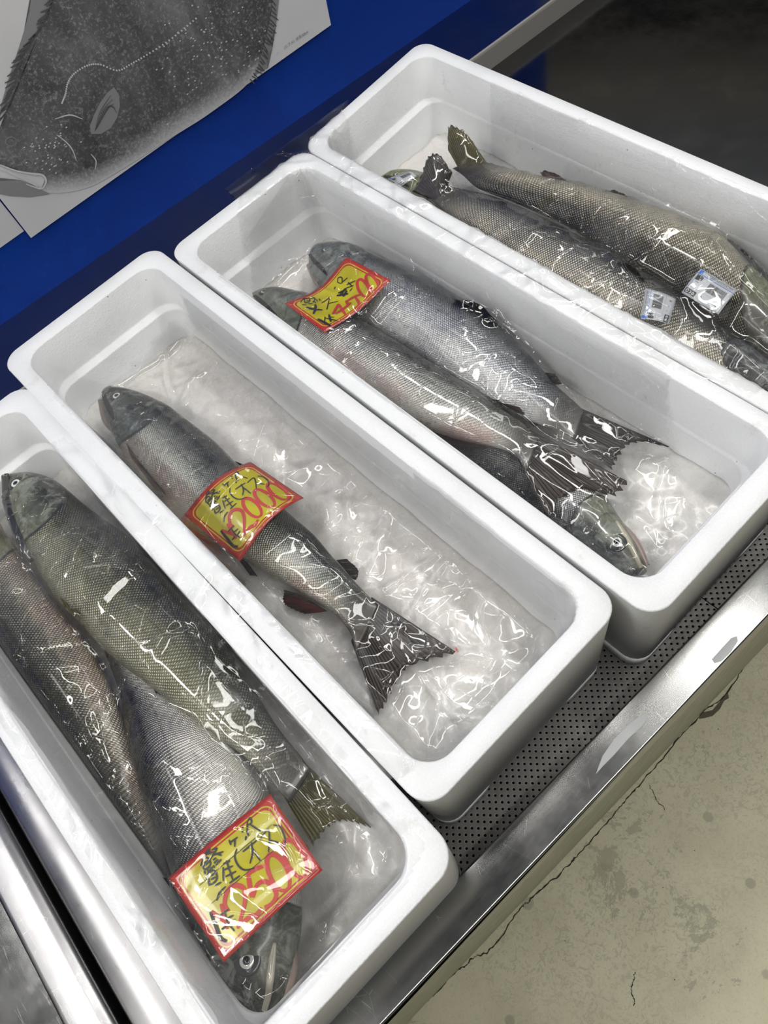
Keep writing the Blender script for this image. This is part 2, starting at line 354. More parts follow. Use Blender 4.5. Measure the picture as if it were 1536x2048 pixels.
# back ledge and its inner face
bl0 = Vector((-.9, .110 + .038 * .75 + .02, 0)); bl1 = Vector((2.6, .116 - .038 * 2.75 - .004, 0))
BY = lambda x: .1105 - .038 * (x + .149)
bl0 = Vector((-.48, BY(-.48), 0)); bl1 = Vector((2.6, BY(2.6), 0))
v, f = grid_quad(Vector((bl0.x, bl0.y, LIPZ)), Vector((bl1.x, bl1.y, LIPZ)), Vector((2.6, .30, LIPZ)), Vector((-.48, .34, LIPZ)), 24, 2)
mesh_obj('back_ledge', v, f, M['ledge'], ctr)
pr = rounded([(.0, LIPZ + .0005), (-.004, LIPZ + .001), (-.006, LIPZ - .004), (-.006, -.004)], .002)
v, f = extrude_profile(pr, bl0, bl1, Vector((0, 1, 0)), n=20)
mesh_obj('back_rail', v, f, plain('dull_grey_edge', (.36, .35, .33), .5, .35), ctr)
# basin floor (flat plate) and the deeper drain channel along the front
v, f = box_vf(-.497, 2.6, -.849, .13, -.006, -.0005)
mesh_obj('basin_plate', v, f, M['basin'], ctr, smooth=False)
v, f = box_vf(-.50, 2.6, -1.0, -.845, -.045, -.035)
for p in v:
    if p.y < -.9: p.y = FY(p.x) - .004
mesh_obj('drain_channel', v, f, M['dark'], ctr, smooth=False)
def plate(x0, x1, lab):
    vs = [Vector((x, y, z)) for z in (-.0022, -.0002) for x, y in ((x0, -.8495), (x1, -.8495), (x1, FY(x1) + .0015), (x0, FY(x0) + .0015))]
    o = mesh_obj('drain_plate', vs, [(3, 2, 1, 0), (4, 5, 6, 7), (0, 1, 5, 4), (1, 2, 6, 5), (2, 3, 7, 6), (3, 0, 4, 7)], M['perf'], None, False,
                 label=lab, cat='drain cover', group='perforated drain plates along the counter front')
plate(-.494, .3050, 'perforated steel drain plate below the two left foam boxes')
plate(.3065, 1.11, 'perforated steel drain plate right of the dark joint, below the right foam boxes')

# neighbouring counter on the left -------------------------------------
nc = empty('side_counter', (-.9, -.45, FZ), label='neighbouring stainless steel counter across the narrow dark gap, bottom left', cat='counter')
pr = rounded([(0, -.2), (0, LIPZ - .006), (-.010, LIPZ), (-.052, LIPZ), (-.052, -.12)], .008, 5)
s0 = Vector((-.582, -1.3, 0)); s1 = Vector((-.528, .12, 0))
v, f = extrude_profile(pr, s0, s1, Vector((1, 0, 0)), n=20); mesh_obj('rail', v, f, M['side'], nc)
v, f = box_vf(-1.4, -.59, -1.3, .12, -.13, -.12); mesh_obj('basin_plate', v, f, M['basin'], nc, smooth=False)
for ly in (-1.2, .0):
    v, f = box_vf(-.68, -.64, ly - .02, ly + .02, FZ, -.13); mesh_obj('leg', v, f, M['lip'], nc, smooth=False)

# ------------------------------------------------------------------ foam boxes
H = .2027
def rr_loop(x0, x1, y0, y1, r, z, n=8):
    out = []
    for cx, cy, a0 in ((x1 - r, y1 - r, 0), (x0 + r, y1 - r, 90), (x0 + r, y0 + r, 180), (x1 - r, y0 + r, 270)):
        for k in range(n + 1):
            a = math.radians(a0 + 90 * k / n); out.append(Vector((cx + r * math.cos(a), cy + r * math.sin(a), z)))
    return out
def foam_box(x0, x1, y0, y1, ix0, ix1, iy0, iy1, skew=0.0, rot=0.0, ir=.034, **k):
    """outer x0..x1, y0 (front)..y1 (back); inner likewise; the end walls carry a moulded step"""
    d = .006; bz = .026
    L = []
    L.append(rr_loop(x0 + d, x1 - d, y0 + d, y1 - d, .026, bz))
    L.append(rr_loop(x0 + .0008, x1 - .0008, y0 + .0008, y1 - .0008, .030, H - .004))
    L.append(rr_loop(x0 + .0004, x1 - .0004, y0 + .0004, y1 - .0004, .030, H - .0016))
    L.append(rr_loop(x0 + .002, x1 - .002, y0 + .002, y1 - .002, .029, H))
    L.append(rr_loop(ix0 - .0015, ix1 + .0015, iy0 - .0015, iy1 + .0015, ir + .001, H))
    L.append(rr_loop(ix0, ix1, iy0, iy1, ir, H - .0015))
    L.append(rr_loop(ix0 + .002, ix1 - .002, iy0 + .004, iy1 - .004, ir - .002, .128))
    L.append(rr_loop(ix0 + .0025, ix1 - .0025, iy0 + .0055, iy1 - .0055, ir - .002, .1245))
    L.append(rr_loop(ix0 + .0032, ix1 - .0032, iy0 + .017, iy1 - .017, ir - .004, .1225))
    L.append(rr_loop(ix0 + .0036, ix1 - .0036, iy0 + .0185, iy1 - .0185, ir - .004, .1195))
    L.append(rr_loop(ix0 + .008, ix1 - .008, iy0 + .024, iy1 - .024, ir - .008, .038))
    L.append(rr_loop(ix0 + .014, ix1 - .014, iy0 + .030, iy1 - .030, ir - .012, .030))
    vs = [p for l in L for p in l]; m = len(L[0]); fs = []
    for a in range(len(L) - 1):
        for i in range(m): j = (i + 1) % m; fs.append((a * m + i, a * m + j, (a + 1) * m + j, (a + 1) * m + i))
    fs = [tuple(reversed(q)) for q in fs] if False else fs
    fs.append(tuple(range((len(L) - 1) * m, len(L) * m))); fs.append(tuple(reversed(range(m))))
    # four corner feet flush with the outer walls
    fl = .105; ins = .007
    for cx0, cx1, cy0, cy1 in ((x0, x0 + fl, y0, y0 + .2), (x1 - fl, x1, y0, y0 + .2), (x0, x0 + fl, y1 - .2, y1), (x1 - fl, x1, y1 - .2, y1)):
        A = rr_loop(cx0 + ins, cx1 - ins, cy0 + ins, cy1 - ins, .025, 0.0, 5); B = rr_loop(cx0 + d, cx1 - d, cy0 + d, cy1 - d, .026, bz + .0006, 5)
        o = len(vs); vs += A + B; q = len(A)
        for i in range(q): j = (i + 1) % q; fs.append((o + i, o + j, o + q + j, o + q + i))
        fs.append(tuple(o + i for i in reversed(range(q)))); fs.append(tuple(o + q + i for i in range(q)))
    # skew: back edge runs out of square; rot: small turn about the back centre
    cxm = (x0 + x1) / 2
    for p in vs:
        if skew: p.y += skew * (p.x - cxm) * max(0, (p.y - y0) / (y1 - y0))
        if rot:
            dx, dy = p.x - cxm, p.y - y1; p.x = cxm + dx * math.cos(rot) - dy * math.sin(rot); p.y = y1 + dx * math.sin(rot) + dy * math.cos(rot)
    base = Vector((cxm, (y0 + y1) / 2, 0))
    o = mesh_obj('foam_box', [p - base for p in vs], fs, M['foam'], cat='box', group='white foam fish boxes on the counter', **k)
    o.location = base
    bm = bmesh.new(); bm.from_mesh(o.data); bmesh.ops.recalc_face_normals(bm, faces=bm.faces); bm.to_mesh(o.data); bm.free()
    for p in o.data.polygons: p.use_smooth = True
    md = o.modifiers.new('edge', 'WEIGHTED_NORMAL') if False else None
    return o
BX = {
 'A': (-.299 - .1485, -.299 + .1485, -.0712 - .9335, -.0712, -.4215, -.1815, -.976, -.101),
 'B': (-.1545, .1545, -.9542, 0, -.1265, .1268, -.9275, -.0303),
 'C': (.3107 - .1515, .3107 + .1505, -.0338 - .957, -.0338, .1842, .4355, -.9585, -.066),
 'D': (.4625, .7915, -.972, -.012, .4885, .7635, -.945, -.038)}
BL = {'A': 'white foam box holding three salmon and the ¥2500 sign, nearest and leftmost',
      'B': 'white foam box holding the single salmon under the ¥2000 sign',
      'C': 'white foam box with the ¥4500 sign and a fish head at its front corner',
      'D': 'white foam box farthest right, against the empty steel basin, holding barcoded salmon'}
boxes = {}
for k, b in BX.items():
    boxes[k] = foam_box(b[0], b[1], b[2], b[3], b[4], b[5], b[6], b[7], skew=.10 if k == 'D' else 0, rot=-.008 if k == 'A' else 0, label=BL[k])

# crushed ice in each box ------------------------------------------------
rnd = random.Random(7)
def pn(x, y, seed):  # smooth pseudo noise
    s = 0; 
    for i, (fx, fy, a) in enumerate(((11, 7, 1), (23, -17, .6), (-31, 29, .45), (53, 41, .3), (-71, 67, .2), (97, -113, .14))):
        s += a * math.sin(fx * x + seed * (i + 1.3)) * math.cos(fy * y + seed * (2.1 - i))
    return s
def ice(k, z, slope=None, **kw):
    b = BX[k]; x0, x1, y0, y1 = b[4] + .0065, b[5] - .0065, b[6] + .0225, b[7] - .0225
    if k == 'A': x0 += .006; 
    nx, ny = 44, 150; vs = []; fs = []
    for j in range(ny + 1):
        for i in range(nx + 1):
            a = i / nx; c = j / ny; x = x0 + (x1 - x0) * a; y = y0 + (y1 - y0) * c
            r = .022  # clip the corners round
            ex = min(x - x0, x1 - x); ey = min(y - y0, y1 - y)
            if ex < r and ey < r:
                dx, dy = r - ex, r - ey; dl = math.hypot(dx, dy)
                if dl > r: s = r / dl; ddx = dx * (1 - s); ddy = dy * (1 - s); x += ddx if x - x0 < r else -ddx; y += ddy if y - y0 < r else -ddy
            zz = z + .0035 * pn(x * 2.2, y * 2.2, 1.7 + ord(k)) + .0012 * pn(x * 7, y * 7, 3.1)
            if slope: zz += slope(x, y)
            vs.append(Vector((x, y, zz)))
    n0 = len(vs)
    for p in list(vs): vs.append(Vector((p.x, p.y, .031)))
    for j in range(ny):
        for i in range(nx):
            q = j * (nx + 1) + i; fs.append((q, q + 1, q + nx + 2, q + nx + 1)); fs.append((n0 + q, n0 + q + nx + 1, n0 + q + nx + 2, n0 + q + 1))
    for i in range(nx): fs.append((i, n0 + i, n0 + i + 1, i + 1)); q = ny * (nx + 1) + i; fs.append((q, q + 1, n0 + q + 1, n0 + q))
    for j in range(ny): q = j * (nx + 1); fs.append((q, q + nx + 1, n0 + q + nx + 1, n0 + q)); q += nx; fs.append((q, n0 + q, n0 + q + nx + 1, q + nx + 1))
    return mesh_obj('crushed_ice', vs, fs, M['ice'], kind='stuff', cat='ice', **kw)
def hump(xc, yc, rx, ry, h): return lambda x, y: h * math.exp(-((x - xc) / rx) ** 2 - ((y - yc) / ry) ** 2)
iceA = ice('A', .062, hump(-.22, -.90, .07, .16, .045), label='crushed ice around the three salmon in the nearest left box')
iceB = ice('B', .062, None, label='crushed ice under the lone ¥2000 salmon')
iceC = ice('C', .064, hump(.39, -.86, .10, .16, .012), label='crushed ice in the box with the ¥4500 sign')
iceD = ice('D', .060, None, label='crushed ice under the barcoded salmon in the farthest right box')

# ------------------------------------------------------------------ fish
def catmull(pts, n):
    """resample list of tuples (any dimension) through its points"""
    P = [np.array(p, float) for p in pts]; P = [2 * P[0] - P[1]] + P + [2 * P[-1] - P[-2]]
    out = []; m = len(pts) - 1
    for i in range(n):
        t = i / (n - 1) * m; k = min(int(t), m - 1); t -= k
        p0, p1, p2, p3 = P[k], P[k + 1], P[k + 2], P[k + 3]
        out.append(.5 * ((2 * p1) + (-p0 + p2) * t + (2 * p0 - 5 * p1 + 4 * p2 - p3) * t * t + (-p0 + 3 * p1 - 3 * p2 + p3) * t ** 3))
    return out
class Fish:
    def __init__(s, name, st, zs, mat, label, group, thick=.58, eye=(.085, .60), eyer=.0085, clampx=None, head=True, jaw=True, finmat=None, maxmat=None, gape=0.0):
        rows = []
        for i, (d, v) in enumerate(st):
            z = zs[0] + (zs[1] - zs[0]) * i / (len(st) - 1)
            D = at(*d, z); V = at(*v, z)
            if clampx:
                for q in (D, V): q.x = max(clampx[0], min(clampx[1], q.x))
            rows.append(tuple(D) + tuple(V))
        R = catmull(rows, 90); R = [(Vector(r[:3]), Vector(r[3:])) for r in R]
        mids = [(a + b) / 2 for a, b in R]; L = [0]
        for i in range(1, len(mids)): L.append(L[-1] + (mids[i] - mids[i - 1]).length)
        s.len = L[-1]; s.s = [q / L[-1] for q in L]; s.R = R; s.mids = mids; s.thick = thick
        s.name = name; N = 36; vs = []; fs = []; A = dict(fs=[], fd=[], fu=[], fv=[])
        s.T = []
        for i, (D, V) in enumerate(R):
            q = s.s[i]; hd = (D - V).length / 2
            tf = thick * (1 - .45 * max(0, (q - .55) / .45)) * (1.0 if q > .12 else .75 + .25 * q / .12)
            tf *= 1 - .9 * max(0, min(1, (q - .84) / .16)) ** 1.3; s.T.append(max(hd * tf, .0016))
        for i, (D, V) in enumerate(R):
            q = s.s[i]; dv = (D - V) / 2; hd = dv.length; T = s.T[i]
            for k in range(N):
                th = -math.pi / 2 + 2 * math.pi * k / N; c, sn = math.cos(th), math.sin(th)
                d = (1 + c) / 2
                gl = q + .16 * (d - .5) ** 2
                sw = 1 + .05 * max(0, min(1, (.226 - gl) / .004)) * (1 if q > .04 else q / .04)
                cc = math.copysign(abs(c) ** .92, c)
                p = mids[i] + dv * cc + Vector((0, 0, 1)) * (sn * T * sw)
                vs.append(p); A['fs'].append(q); A['fd'].append(d); A['fu'].append(L[i]); A['fv'].append((th if k else -math.pi / 2) * (hd + T) / 2)
        n = len(R)
        for i in range(n - 1):
            for k in range(N): k2 = (k + 1) % N; fs.append((i * N + k, i * N + k2, (i + 1) * N + k2, (i + 1) * N + k))
        fs.append(tuple(range(N))); fs.append(tuple((n - 1) * N + k for k in reversed(range(N))))
        base = mids[n // 2].copy(); base.z = min(v.z for v in vs)
        s.root = empty(name, base, label=label, cat='fish', group=group)
        s.body = mesh_obj('body', vs, fs, mat, s.root, attrs=A)
        s.finmat = finmat or M['fin_dark']
        if head:
            s.add_eye(*eye, eyer)
            if jaw: s.add_jaw(maxmat or M['fin_dark'], gape)
    def surf(s, q, d, off=0.0):
        i = min(range(len(s.s)), key=lambda k: abs(s.s[k] - q)); D, V = s.R[i]; c = 2 * d - 1; c = max(-1, min(1, c)); sn = math.sqrt(max(0, 1 - c * c))
        dv = (D - V) / 2; p = s.mids[i] + dv * c + Vector((0, 0, 1)) * sn * s.T[i] * 1.03
        hd = dv.length; nrm = (dv.normalized() * (c / max(hd, 1e-4)) + Vector((0, 0, sn / s.T[i]))).normalized()
        return p + nrm * off, nrm
    def disc(s, name, p, nrm, r, hgt, mat, parent, rx=1.0):
        z = nrm; x = Vector((0, 1, 0)).cross(z).normalized(); y = z.cross(x); vs = []; fs = []; n = 20; rings = 5
        for j in range(rings):
            a = j / rings * math.pi / 2
            for k in range(n): t = 2 * math.pi * k / n; vs.append(p + (x * math.cos(t) + y * math.sin(t) * rx) * r * math.cos(a) + z * hgt * math.sin(a))
        vs.append(p + z * hgt)
        for j in range(rings - 1):
            for k in range(n): k2 = (k + 1) % n; fs.append((j * n + k, j * n + k2, (j + 1) * n + k2, (j + 1) * n + k))
        for k in range(n): fs.append(((rings - 1) * n + k, (rings - 1) * n + (k + 1) % n, len(vs) - 1))
        fs.append(tuple(reversed(range(n))))
        return mesh_obj(name, vs, fs, mat, parent)
    def add_eye(s, q, d, r):
        p, n = s.surf(q, d, -.001)
        s.disc('eye_socket', p, n, r * 1.55, r * .25, M['eye_dark'], s.root)
        e = s.disc('eye', p, n, r, r * .36, M['eye_white'], s.root)
        pu = s.disc('pupil', p + n * r * .27, n, r * .46, r * .16, M['pupil'], None)
        pu.parent = e; pu.matrix_parent_inverse = Matrix.Identity(4)
    def tube(s, name, pts, rads, mat, flat=.5, parent=None):
        P = catmull([tuple(p) + (r,) for p, r in zip(pts, rads)], 24); N = 12; vs = []; fs = []
        for i, q in enumerate(P):
            p = Vector(q[:3]); a = Vector(P[min(i + 1, 23)][:3]) - Vector(P[max(i - 1, 0)][:3]); a.normalize()
            x = a.cross(Vector((0, 0, 1))).normalized(); r = max(q[3], .0004)
            for k in range(N): t = 2 * math.pi * k / N; vs.append(p + x * math.cos(t) * r + Vector((0, 0, 1)) * math.sin(t) * r * flat)
        for i in range(23):
            for k in range(N): k2 = (k + 1) % N; fs.append((i * N + k, i * N + k2, (i + 1) * N + k2, (i + 1) * N + k))
        fs.append(tuple(range(N))); fs.append(tuple(23 * N + k for k in reversed(range(N))))
        return mesh_obj(name, vs, fs, mat, parent or s.root)
    def add_jaw(s, mat, gape):
        # upper jaw bone along the mouth, then the lower jaw below it
        def P(q, d, o): return s.surf(q, d, o)[0]
        k = s.len / .7
        s.tube('upper_jaw', [P(.012, .45, .000), P(.04, .30, .001), P(.08, .24, .001), P(.125, .20, .000)], [.004 * k, .0048 * k, .0055 * k, .0035 * k], mat, .45)
        i0 = min(range(len(s.s)), key=lambda t: abs(s.s[t] - .13)); V = s.R[i0][1]; i1 = 2; tip = s.R[i1][1]; out = (s.R[i0][1] - s.R[i0][0]).normalized()
        a = V.lerp(s.mids[i0], .25); b = V.lerp(tip, .5) + out * (.004 + gape * .5); c = tip + out * (.004 + gape)
        s.tube('lower_jaw', [a, b, c], [.010 * k, .0075 * k, .0045 * k], M['jaw_skin'], .8)
    def fin(s, name, base, edge, zb, ze, mat=None, th=.0009, wav=.0012, nu=28, nv=8, label=None, zmid=0.0):
        """base / edge: pixel polylines; a thin rayed sheet between them"""
        f2 = lambda pts, n: catmull(pts, n) if len(pts) > 2 else [np.array(pts[0]) * (1 - t / (n - 1)) + np.array(pts[-1]) * (t / (n - 1)) for t in range(n)]
        ze_ = ze if isinstance(ze, (list, tuple)) else [ze] * len(edge); zb_ = zb if isinstance(zb, (list, tuple)) else [zb] * len(base)
        B = [tuple(at(*p, z)) for p, z in zip(base, zb_)]
        if name == 'tail_fin':   # root the fin inside the tail stalk
            a_ = s.mids[-9]; k_ = s.mids[-1]; B = [tuple(Vector((b[0] + (a_.x - k_.x) * .55 + (k_.x - b[0]) * .04, b[1] + (a_.y - k_.y) * .55 + (k_.y - b[1]) * .04, k_.z + .0014))) for b in B]
        B = f2(B, nu); E = f2([tuple(at(*p, z)) for p, z in zip(edge, ze_)], nu)
        top = []; ru = []; rv = []
        for j in range(nv + 1):
            w = j / nv
            for i in range(nu):
                u = i / (nu - 1); p = Vector(B[i]) * (1 - w) + Vector(E[i]) * w
                p.z += wav * w * math.sin(u * 17 + w * 3) + zmid * math.sin(w * math.pi)
                if j == nv: p += (Vector(E[i]) - Vector(B[i])) * .035 * math.sin(i * 2.4)
                top.append(p); ru.append(u); rv.append(w)
        n0 = len(top); bot = [p - Vector((0, 0, th)) for p in top]; fs = []
        for j in range(nv):
            for i in range(nu - 1): q = j * nu + i; fs.append((q, q + 1, q + nu + 1, q + nu)); fs.append((n0 + q, n0 + q + nu, n0 + q + nu + 1, n0 + q + 1))
        for i in range(nu - 1): fs.append((i, n0 + i, n0 + i + 1, i + 1)); q = nv * nu + i; fs.append((q, q + 1, n0 + q + 1, n0 + q))
        for j in range(nv): q = j * nu; fs.append((q, q + nu, n0 + q + nu, n0 + q)); q += nu - 1; fs.append((q, n0 + q, n0 + q + nu, q + nu))
        return mesh_obj(name, top + bot, fs, mat or s.finmat, s.root, attrs=dict(ru=ru + ru, rv=rv + rv), label=label)

M['fin_dark'] = m_fin('fin_dark', (.030, .027, .025), (.014, .013, .012))
M['fin_green'] = m_fin('fin_olive', (.11, .095, .028), (.035, .032, .016))
M['fin_brown'] = m_fin('fin_brown', (.042, .031, .026), (.020, .015, .014))
M['fin_red'] = m_fin('fin_red', (.045, .028, .026), (.13, .035, .03))
M['jaw_skin'] = plain('jaw_skin', (.32, .24, .20), .3, coat=.4)
M['jaw_dark'] = plain('jaw_dark', (.035, .035, .03), .25, coat=.6)
M['jaw_pale'] = plain('jaw_pale', (.40, .37, .29), .35, coat=.5)
M['fA1'] = m_fish('salmon_olive', (0.028, 0.03, 0.02), (0.15, 0.15, 0.092), (0.30, 0.29, 0.20), (.13, .14, .09), .5, 0.7, .0046)
M['fA2'] = m_fish('salmon_brown', (0.024, 0.025, 0.018), (0.11, 0.105, 0.075), (0.30, 0.27, 0.21), (.16, .16, .09), .4, 0.7, .0046, .12)
M['fA3'] = m_fish('salmon_bright_belly', (0.014, 0.015, 0.015), (0.6, 0.58, 0.54), (0.7, 0.68, 0.63), (.07, .07, .045), .3, 0.85, .0040, mott=.15)
M['fB'] = m_fish('salmon_green_back', (0.016, 0.021, 0.019), (0.36, 0.37, 0.33), (0.52, 0.49, 0.41), (.085, .10, .095), .6, 0.8, .0038, .3)
M['fC1'] = m_fish('salmon_blue_back', (0.035, 0.044, 0.058), (0.44, 0.455, 0.48), (0.62, 0.62, 0.61), (.14, .15, .15), .15, 0.85, .0036, mott=.2)
M['fC2'] = m_fish('salmon_silver', (0.085, 0.09, 0.08), (0.56, 0.565, 0.53), (0.64, 0.62, 0.57), (.20, .23, .17), .15, 0.85, .0036, .35, mott=.2)
M['fC3'] = m_fish('salmon_dark_silver', (0.035, 0.04, 0.045), (0.42, 0.43, 0.43), (0.5, 0.5, 0.46), (.15, .16, .115), .2, 0.85, .0034, mott=.2)
M['fD1'] = m_fish('salmon_steel', (0.045, 0.05, 0.062), (0.34, 0.33, 0.28), (0.46, 0.42, 0.34), (.012, .014, .018), .25, 0.85, .0046)
M['fD2'] = m_fish('salmon_gold', (0.06, 0.055, 0.038), (0.5, 0.46, 0.36), (0.52, 0.49, 0.39), (.20, .22, .13), .15, 0.85, .0052)
M['fD3'] = m_fish('salmon_green_head', (.10, .11, .05), (.25, .25, .16), (.4, .38, .3), (.22, .25, .08), .2, .4, .0046)

G_A, G_C, G_D = 'salmon in the nearest left box', 'salmon in the box with the ¥4500 sign', 'salmon in the farthest right box'
# -- box A
A2 = Fish('salmon', [((-75, 1020), (-68, 1012)), ((-82, 1080), (-20, 1035)), ((-72, 1140), (25, 1085)), ((-45, 1220), (75, 1160)), ((-15, 1300), (130, 1225)), ((20, 1380), (180, 1290)),
          ((70, 1450), (222, 1370)), ((120, 1510), (255, 1460)), ((165, 1570), (290, 1560)), ((215, 1640), (315, 1650)), ((250, 1710), (335, 1730)), ((285, 1770), (350, 1790))],
          (.110, .092), M['fA2'], 'brown-olive salmon along the left wall of the nearest left box, its head cut off', G_A, clampx=(-.418, 0))
A2.fin('tail_fin', [(285, 1765), (320, 1780), (352, 1788)], [(285, 1900), (335, 1870), (380, 1862), (430, 1880)], .092, .088)
A2.fin('dorsal_fin', [(100, 1478), (165, 1566)], [(120, 1520), (150, 1570), (175, 1600)], .10, .118)
A2.fin('adipose_fin', [(195, 1612), (225, 1655)], [(178, 1585), (190, 1625), (200, 1650)], .098, .10)
A3 = Fish('salmon', [((520, 2040), (545, 2036)), ((478, 2012), (572, 1990)), ((440, 1965), (590, 1925)), ((400, 1890), (602, 1850)), ((362, 1800), (600, 1785)), ((330, 1700), (585, 1715)),
          ((298, 1620), (562, 1640)), ((272, 1540), (532, 1575)), ((255, 1460), (490, 1505)), ((245, 1400), (425, 1440)), ((228, 1350), (360, 1390)), ((212, 1310), (310, 1330)), ((200, 1270), (270, 1280)), ((192, 1230), (240, 1235))],
          (.108, .085), M['fA3'], 'bright silver salmon lying head down under the ¥2500 sign', G_A, eye=(.098, .50), eyer=.0098, maxmat=M['jaw_pale'])
A3.fin('pectoral_fin', [(560, 1800), (585, 1780)], [(590, 1700), (610, 1690), (618, 1700)], .10, .105, M['fin_red'])
A3.fin('tail_fin', [(192, 1232), (216, 1234), (238, 1236)], [(150, 1170), (185, 1185), (215, 1180), (250, 1160)], .085, .075)
A1 = Fish('salmon', [((14, 948), (8, 958)), ((62, 946), (14, 1000)), ((112, 962), (34, 1055)), ((163, 1004), (62, 1108)), ((210, 1040), (88, 1158)), ((257, 1073), (118, 1203)), ((307, 1127), (163, 1250)),
          ((362, 1190), (225, 1315)), ((412, 1245), (290, 1365)), ((465, 1320), (360, 1420)), ((512, 1385), (425, 1470)), ((552, 1450), (487, 1512)), ((592, 1500), (540, 1565)), ((622, 1540), (580, 1605))],
          (.122, .118), M['fA1'], 'broad olive salmon along the right wall of the nearest left box', G_A, eye=(.060, .50), eyer=.0085, maxmat=M['jaw_dark'], jaw=False)
A1.tube('upper_jaw', [at(10, 950, .130), at(14, 1000, .135), at(30, 1050, .135), at(52, 1098, .130), at(66, 1120, .125)], [.006, .007, .0075, .0085, .005], M['jaw_dark'], .5)
A1.fin('pectoral_fin', [(120, 1125), (100, 1140)], [(162, 1215), (150, 1232), (128, 1212)], .128, .142, M['fin_green'])
A1.fin('pelvic_fin', [(300, 1365), (330, 1395)], [(330, 1420), (350, 1428)], .118, .12)
A1.fin('dorsal_fin', [(395, 1215), (455, 1300)], [(432, 1250), (465, 1300), (470, 1325)], .13, .148)
A1.fin('anal_fin', [(440, 1480), (495, 1515)], [(412, 1468), (415, 1500), (440, 1500)], .115, .118)
A1.fin('tail_fin', [(622, 1538), (604, 1570), (580, 1605)], [(742, 1654), (712, 1645), (680, 1640), (652, 1655), (625, 1690)], .118, .112, M['fin_green'])
# -- box B
B1 = Fish('salmon', [((207, 783), (205, 792)), ((228, 775), (206, 815)), ((276, 785), (216, 848)), ((334, 811), (236, 890)), ((375, 841), (262, 930)), ((428, 882), (302, 985)), ((475, 928), (348, 1033)),
          ((530, 980), (402, 1075)), ((586, 1034), (472, 1110)), ((627, 1069), (532, 1145)), ((662, 1110), (600, 1185)), ((706, 1160), (662, 1222)), ((735, 1190), (698, 1262)), ((757, 1213), (714, 1306))],
          (.102, .080), M['fB'], 'green-backed salmon lying alone in its box under the ¥2000 sign', None, eye=(.062, .60), eyer=.0078)

B1.fin('tail_fin', [(757, 1213), (738, 1260), (714, 1306)], [(911, 1303), (858, 1318), (809, 1336), (790, 1365), (772, 1400), (756, 1427)], .080, .074, M['fin_brown'])
B1.fin('adipose_fin', [(672, 1120), (704, 1157)], [(694, 1118), (716, 1140), (712, 1160)], .085, .087)
B1.fin('anal_fin', [(598, 1188), (655, 1222)], [(568, 1180), (570, 1208), (610, 1228)], .078, .072, M['fin_red'])
B1.fin('pectoral_fin', [(252, 885), (262, 915)], [(300, 955), (330, 985), (322, 995)], .118, .124, M['fin_red'])
B1.fin('pelvic_fin', [(470, 1110), (495, 1125)], [(500, 1150), (515, 1152)], .082, .076)
B1.fin('dorsal_fin', [(470, 922), (540, 985)], [(500, 935), (545, 985)], .10, .115)
# -- box C
C3 = Fish('salmon', [((1286, 1150), (1294, 1142)), ((1258, 1152), (1283, 1115)), ((1225, 1140), (1262, 1072)), ((1180, 1115), (1236, 1032)), ((1130, 1085), (1205, 990)), ((1085, 1055), (1150, 955)), ((1030, 1010), (1100, 920)),
          ((960, 960), (1030, 880)), ((890, 905), (950, 840)), ((825, 850), (880, 790)), ((770, 790), (810, 745)), ((735, 755), (765, 722))],
          (.088, .076), M['fC3'], 'dark silver salmon lowest in the ¥4500 box, round eye at the front corner', G_C, eye=(.098, .52), eyer=.0085, clampx=(.193, .43), maxmat=M['jaw_pale'])
C3.fin('pectoral_fin', [(1150, 975), (1135, 962)], [(1196, 982), (1180, 970), (1150, 958)], .10, .105, M['fin_brown'])
C3.fin('tail_fin', [(735, 755), (750, 740), (765, 722)], [(690, 730), (700, 705), (715, 680)], .076, .07)
C1 = Fish('salmon', [((618, 508), (618, 520)), ((638, 492), (622, 548)), ((697, 494), (650, 590)), ((761, 522), (690, 625)), ((837, 557), (760, 668)), ((914, 604), (828, 706)), ((985, 642), (898, 752)),
          ((1040, 692), (960, 790)), ((1080, 735), (1018, 820)), ((1113, 772), (1060, 842)), ((1145, 800), (1105, 858)), ((1168, 822), (1150, 878))],
          (.118, .110), M['fC1'], 'blue-backed salmon nearest the far wall in the ¥4500 box', G_C, eye=(.07, .62), eyer=.0055)
C1.fin('dorsal_fin', [(905, 590), (960, 622), (1000, 645)], [(915, 600), (955, 606), (992, 640)], .130, .152)
C1.fin('adipose_fin', [(1090, 745), (1110, 768)], [(1110, 748), (1124, 768)], .12, .122)
C1.fin('tail_fin', [(1168, 822), (1160, 850), (1148, 878)], [(1338, 893), (1295, 884), (1258, 886), (1236, 912), (1222, 938)], .110, .098)
C1.fin('anal_fin', [(1040, 828), (1080, 848)], [(1020, 835), (1045, 850), (1060, 856)], .108, .104, M['fin_brown'])
C1.fin('pelvic_fin', [(975, 792), (990, 802)], [(1030, 822), (1048, 828), (1040, 815)], .128, .130, M['fin_brown'])
C2 = Fish('salmon', [((505, 586), (508, 598)), ((530, 580), (528, 628)), ((565, 582), (563, 668)), ((630, 600), (608, 712)), ((703, 633), (672, 755)), ((773, 674), (742, 792)), ((832, 710), (800, 828)), ((890, 745), (862, 858)),
          ((949, 780), (925, 880)), ((996, 815), (980, 892)), ((1042, 844), (1025, 908)), ((1078, 880), (1054, 942))],
          (.122, .118), M['fC2'], 'pale silver salmon nearest the near wall in the ¥4500 box', G_C, eye=(.055, .72), eyer=.006, clampx=(.194, .43))
C2.fin('tail_fin', [(1078, 878), (1066, 910), (1053, 942)], [(1254, 962), (1222, 990), (1165, 975), (1125, 1000), (1098, 1036)], .118, .108, M['fin_brown'])
C2.fin('anal_fin', [(915, 880), (975, 895)], [(880, 872), (900, 885), (950, 898)], .112, .108, M['fin_red'])
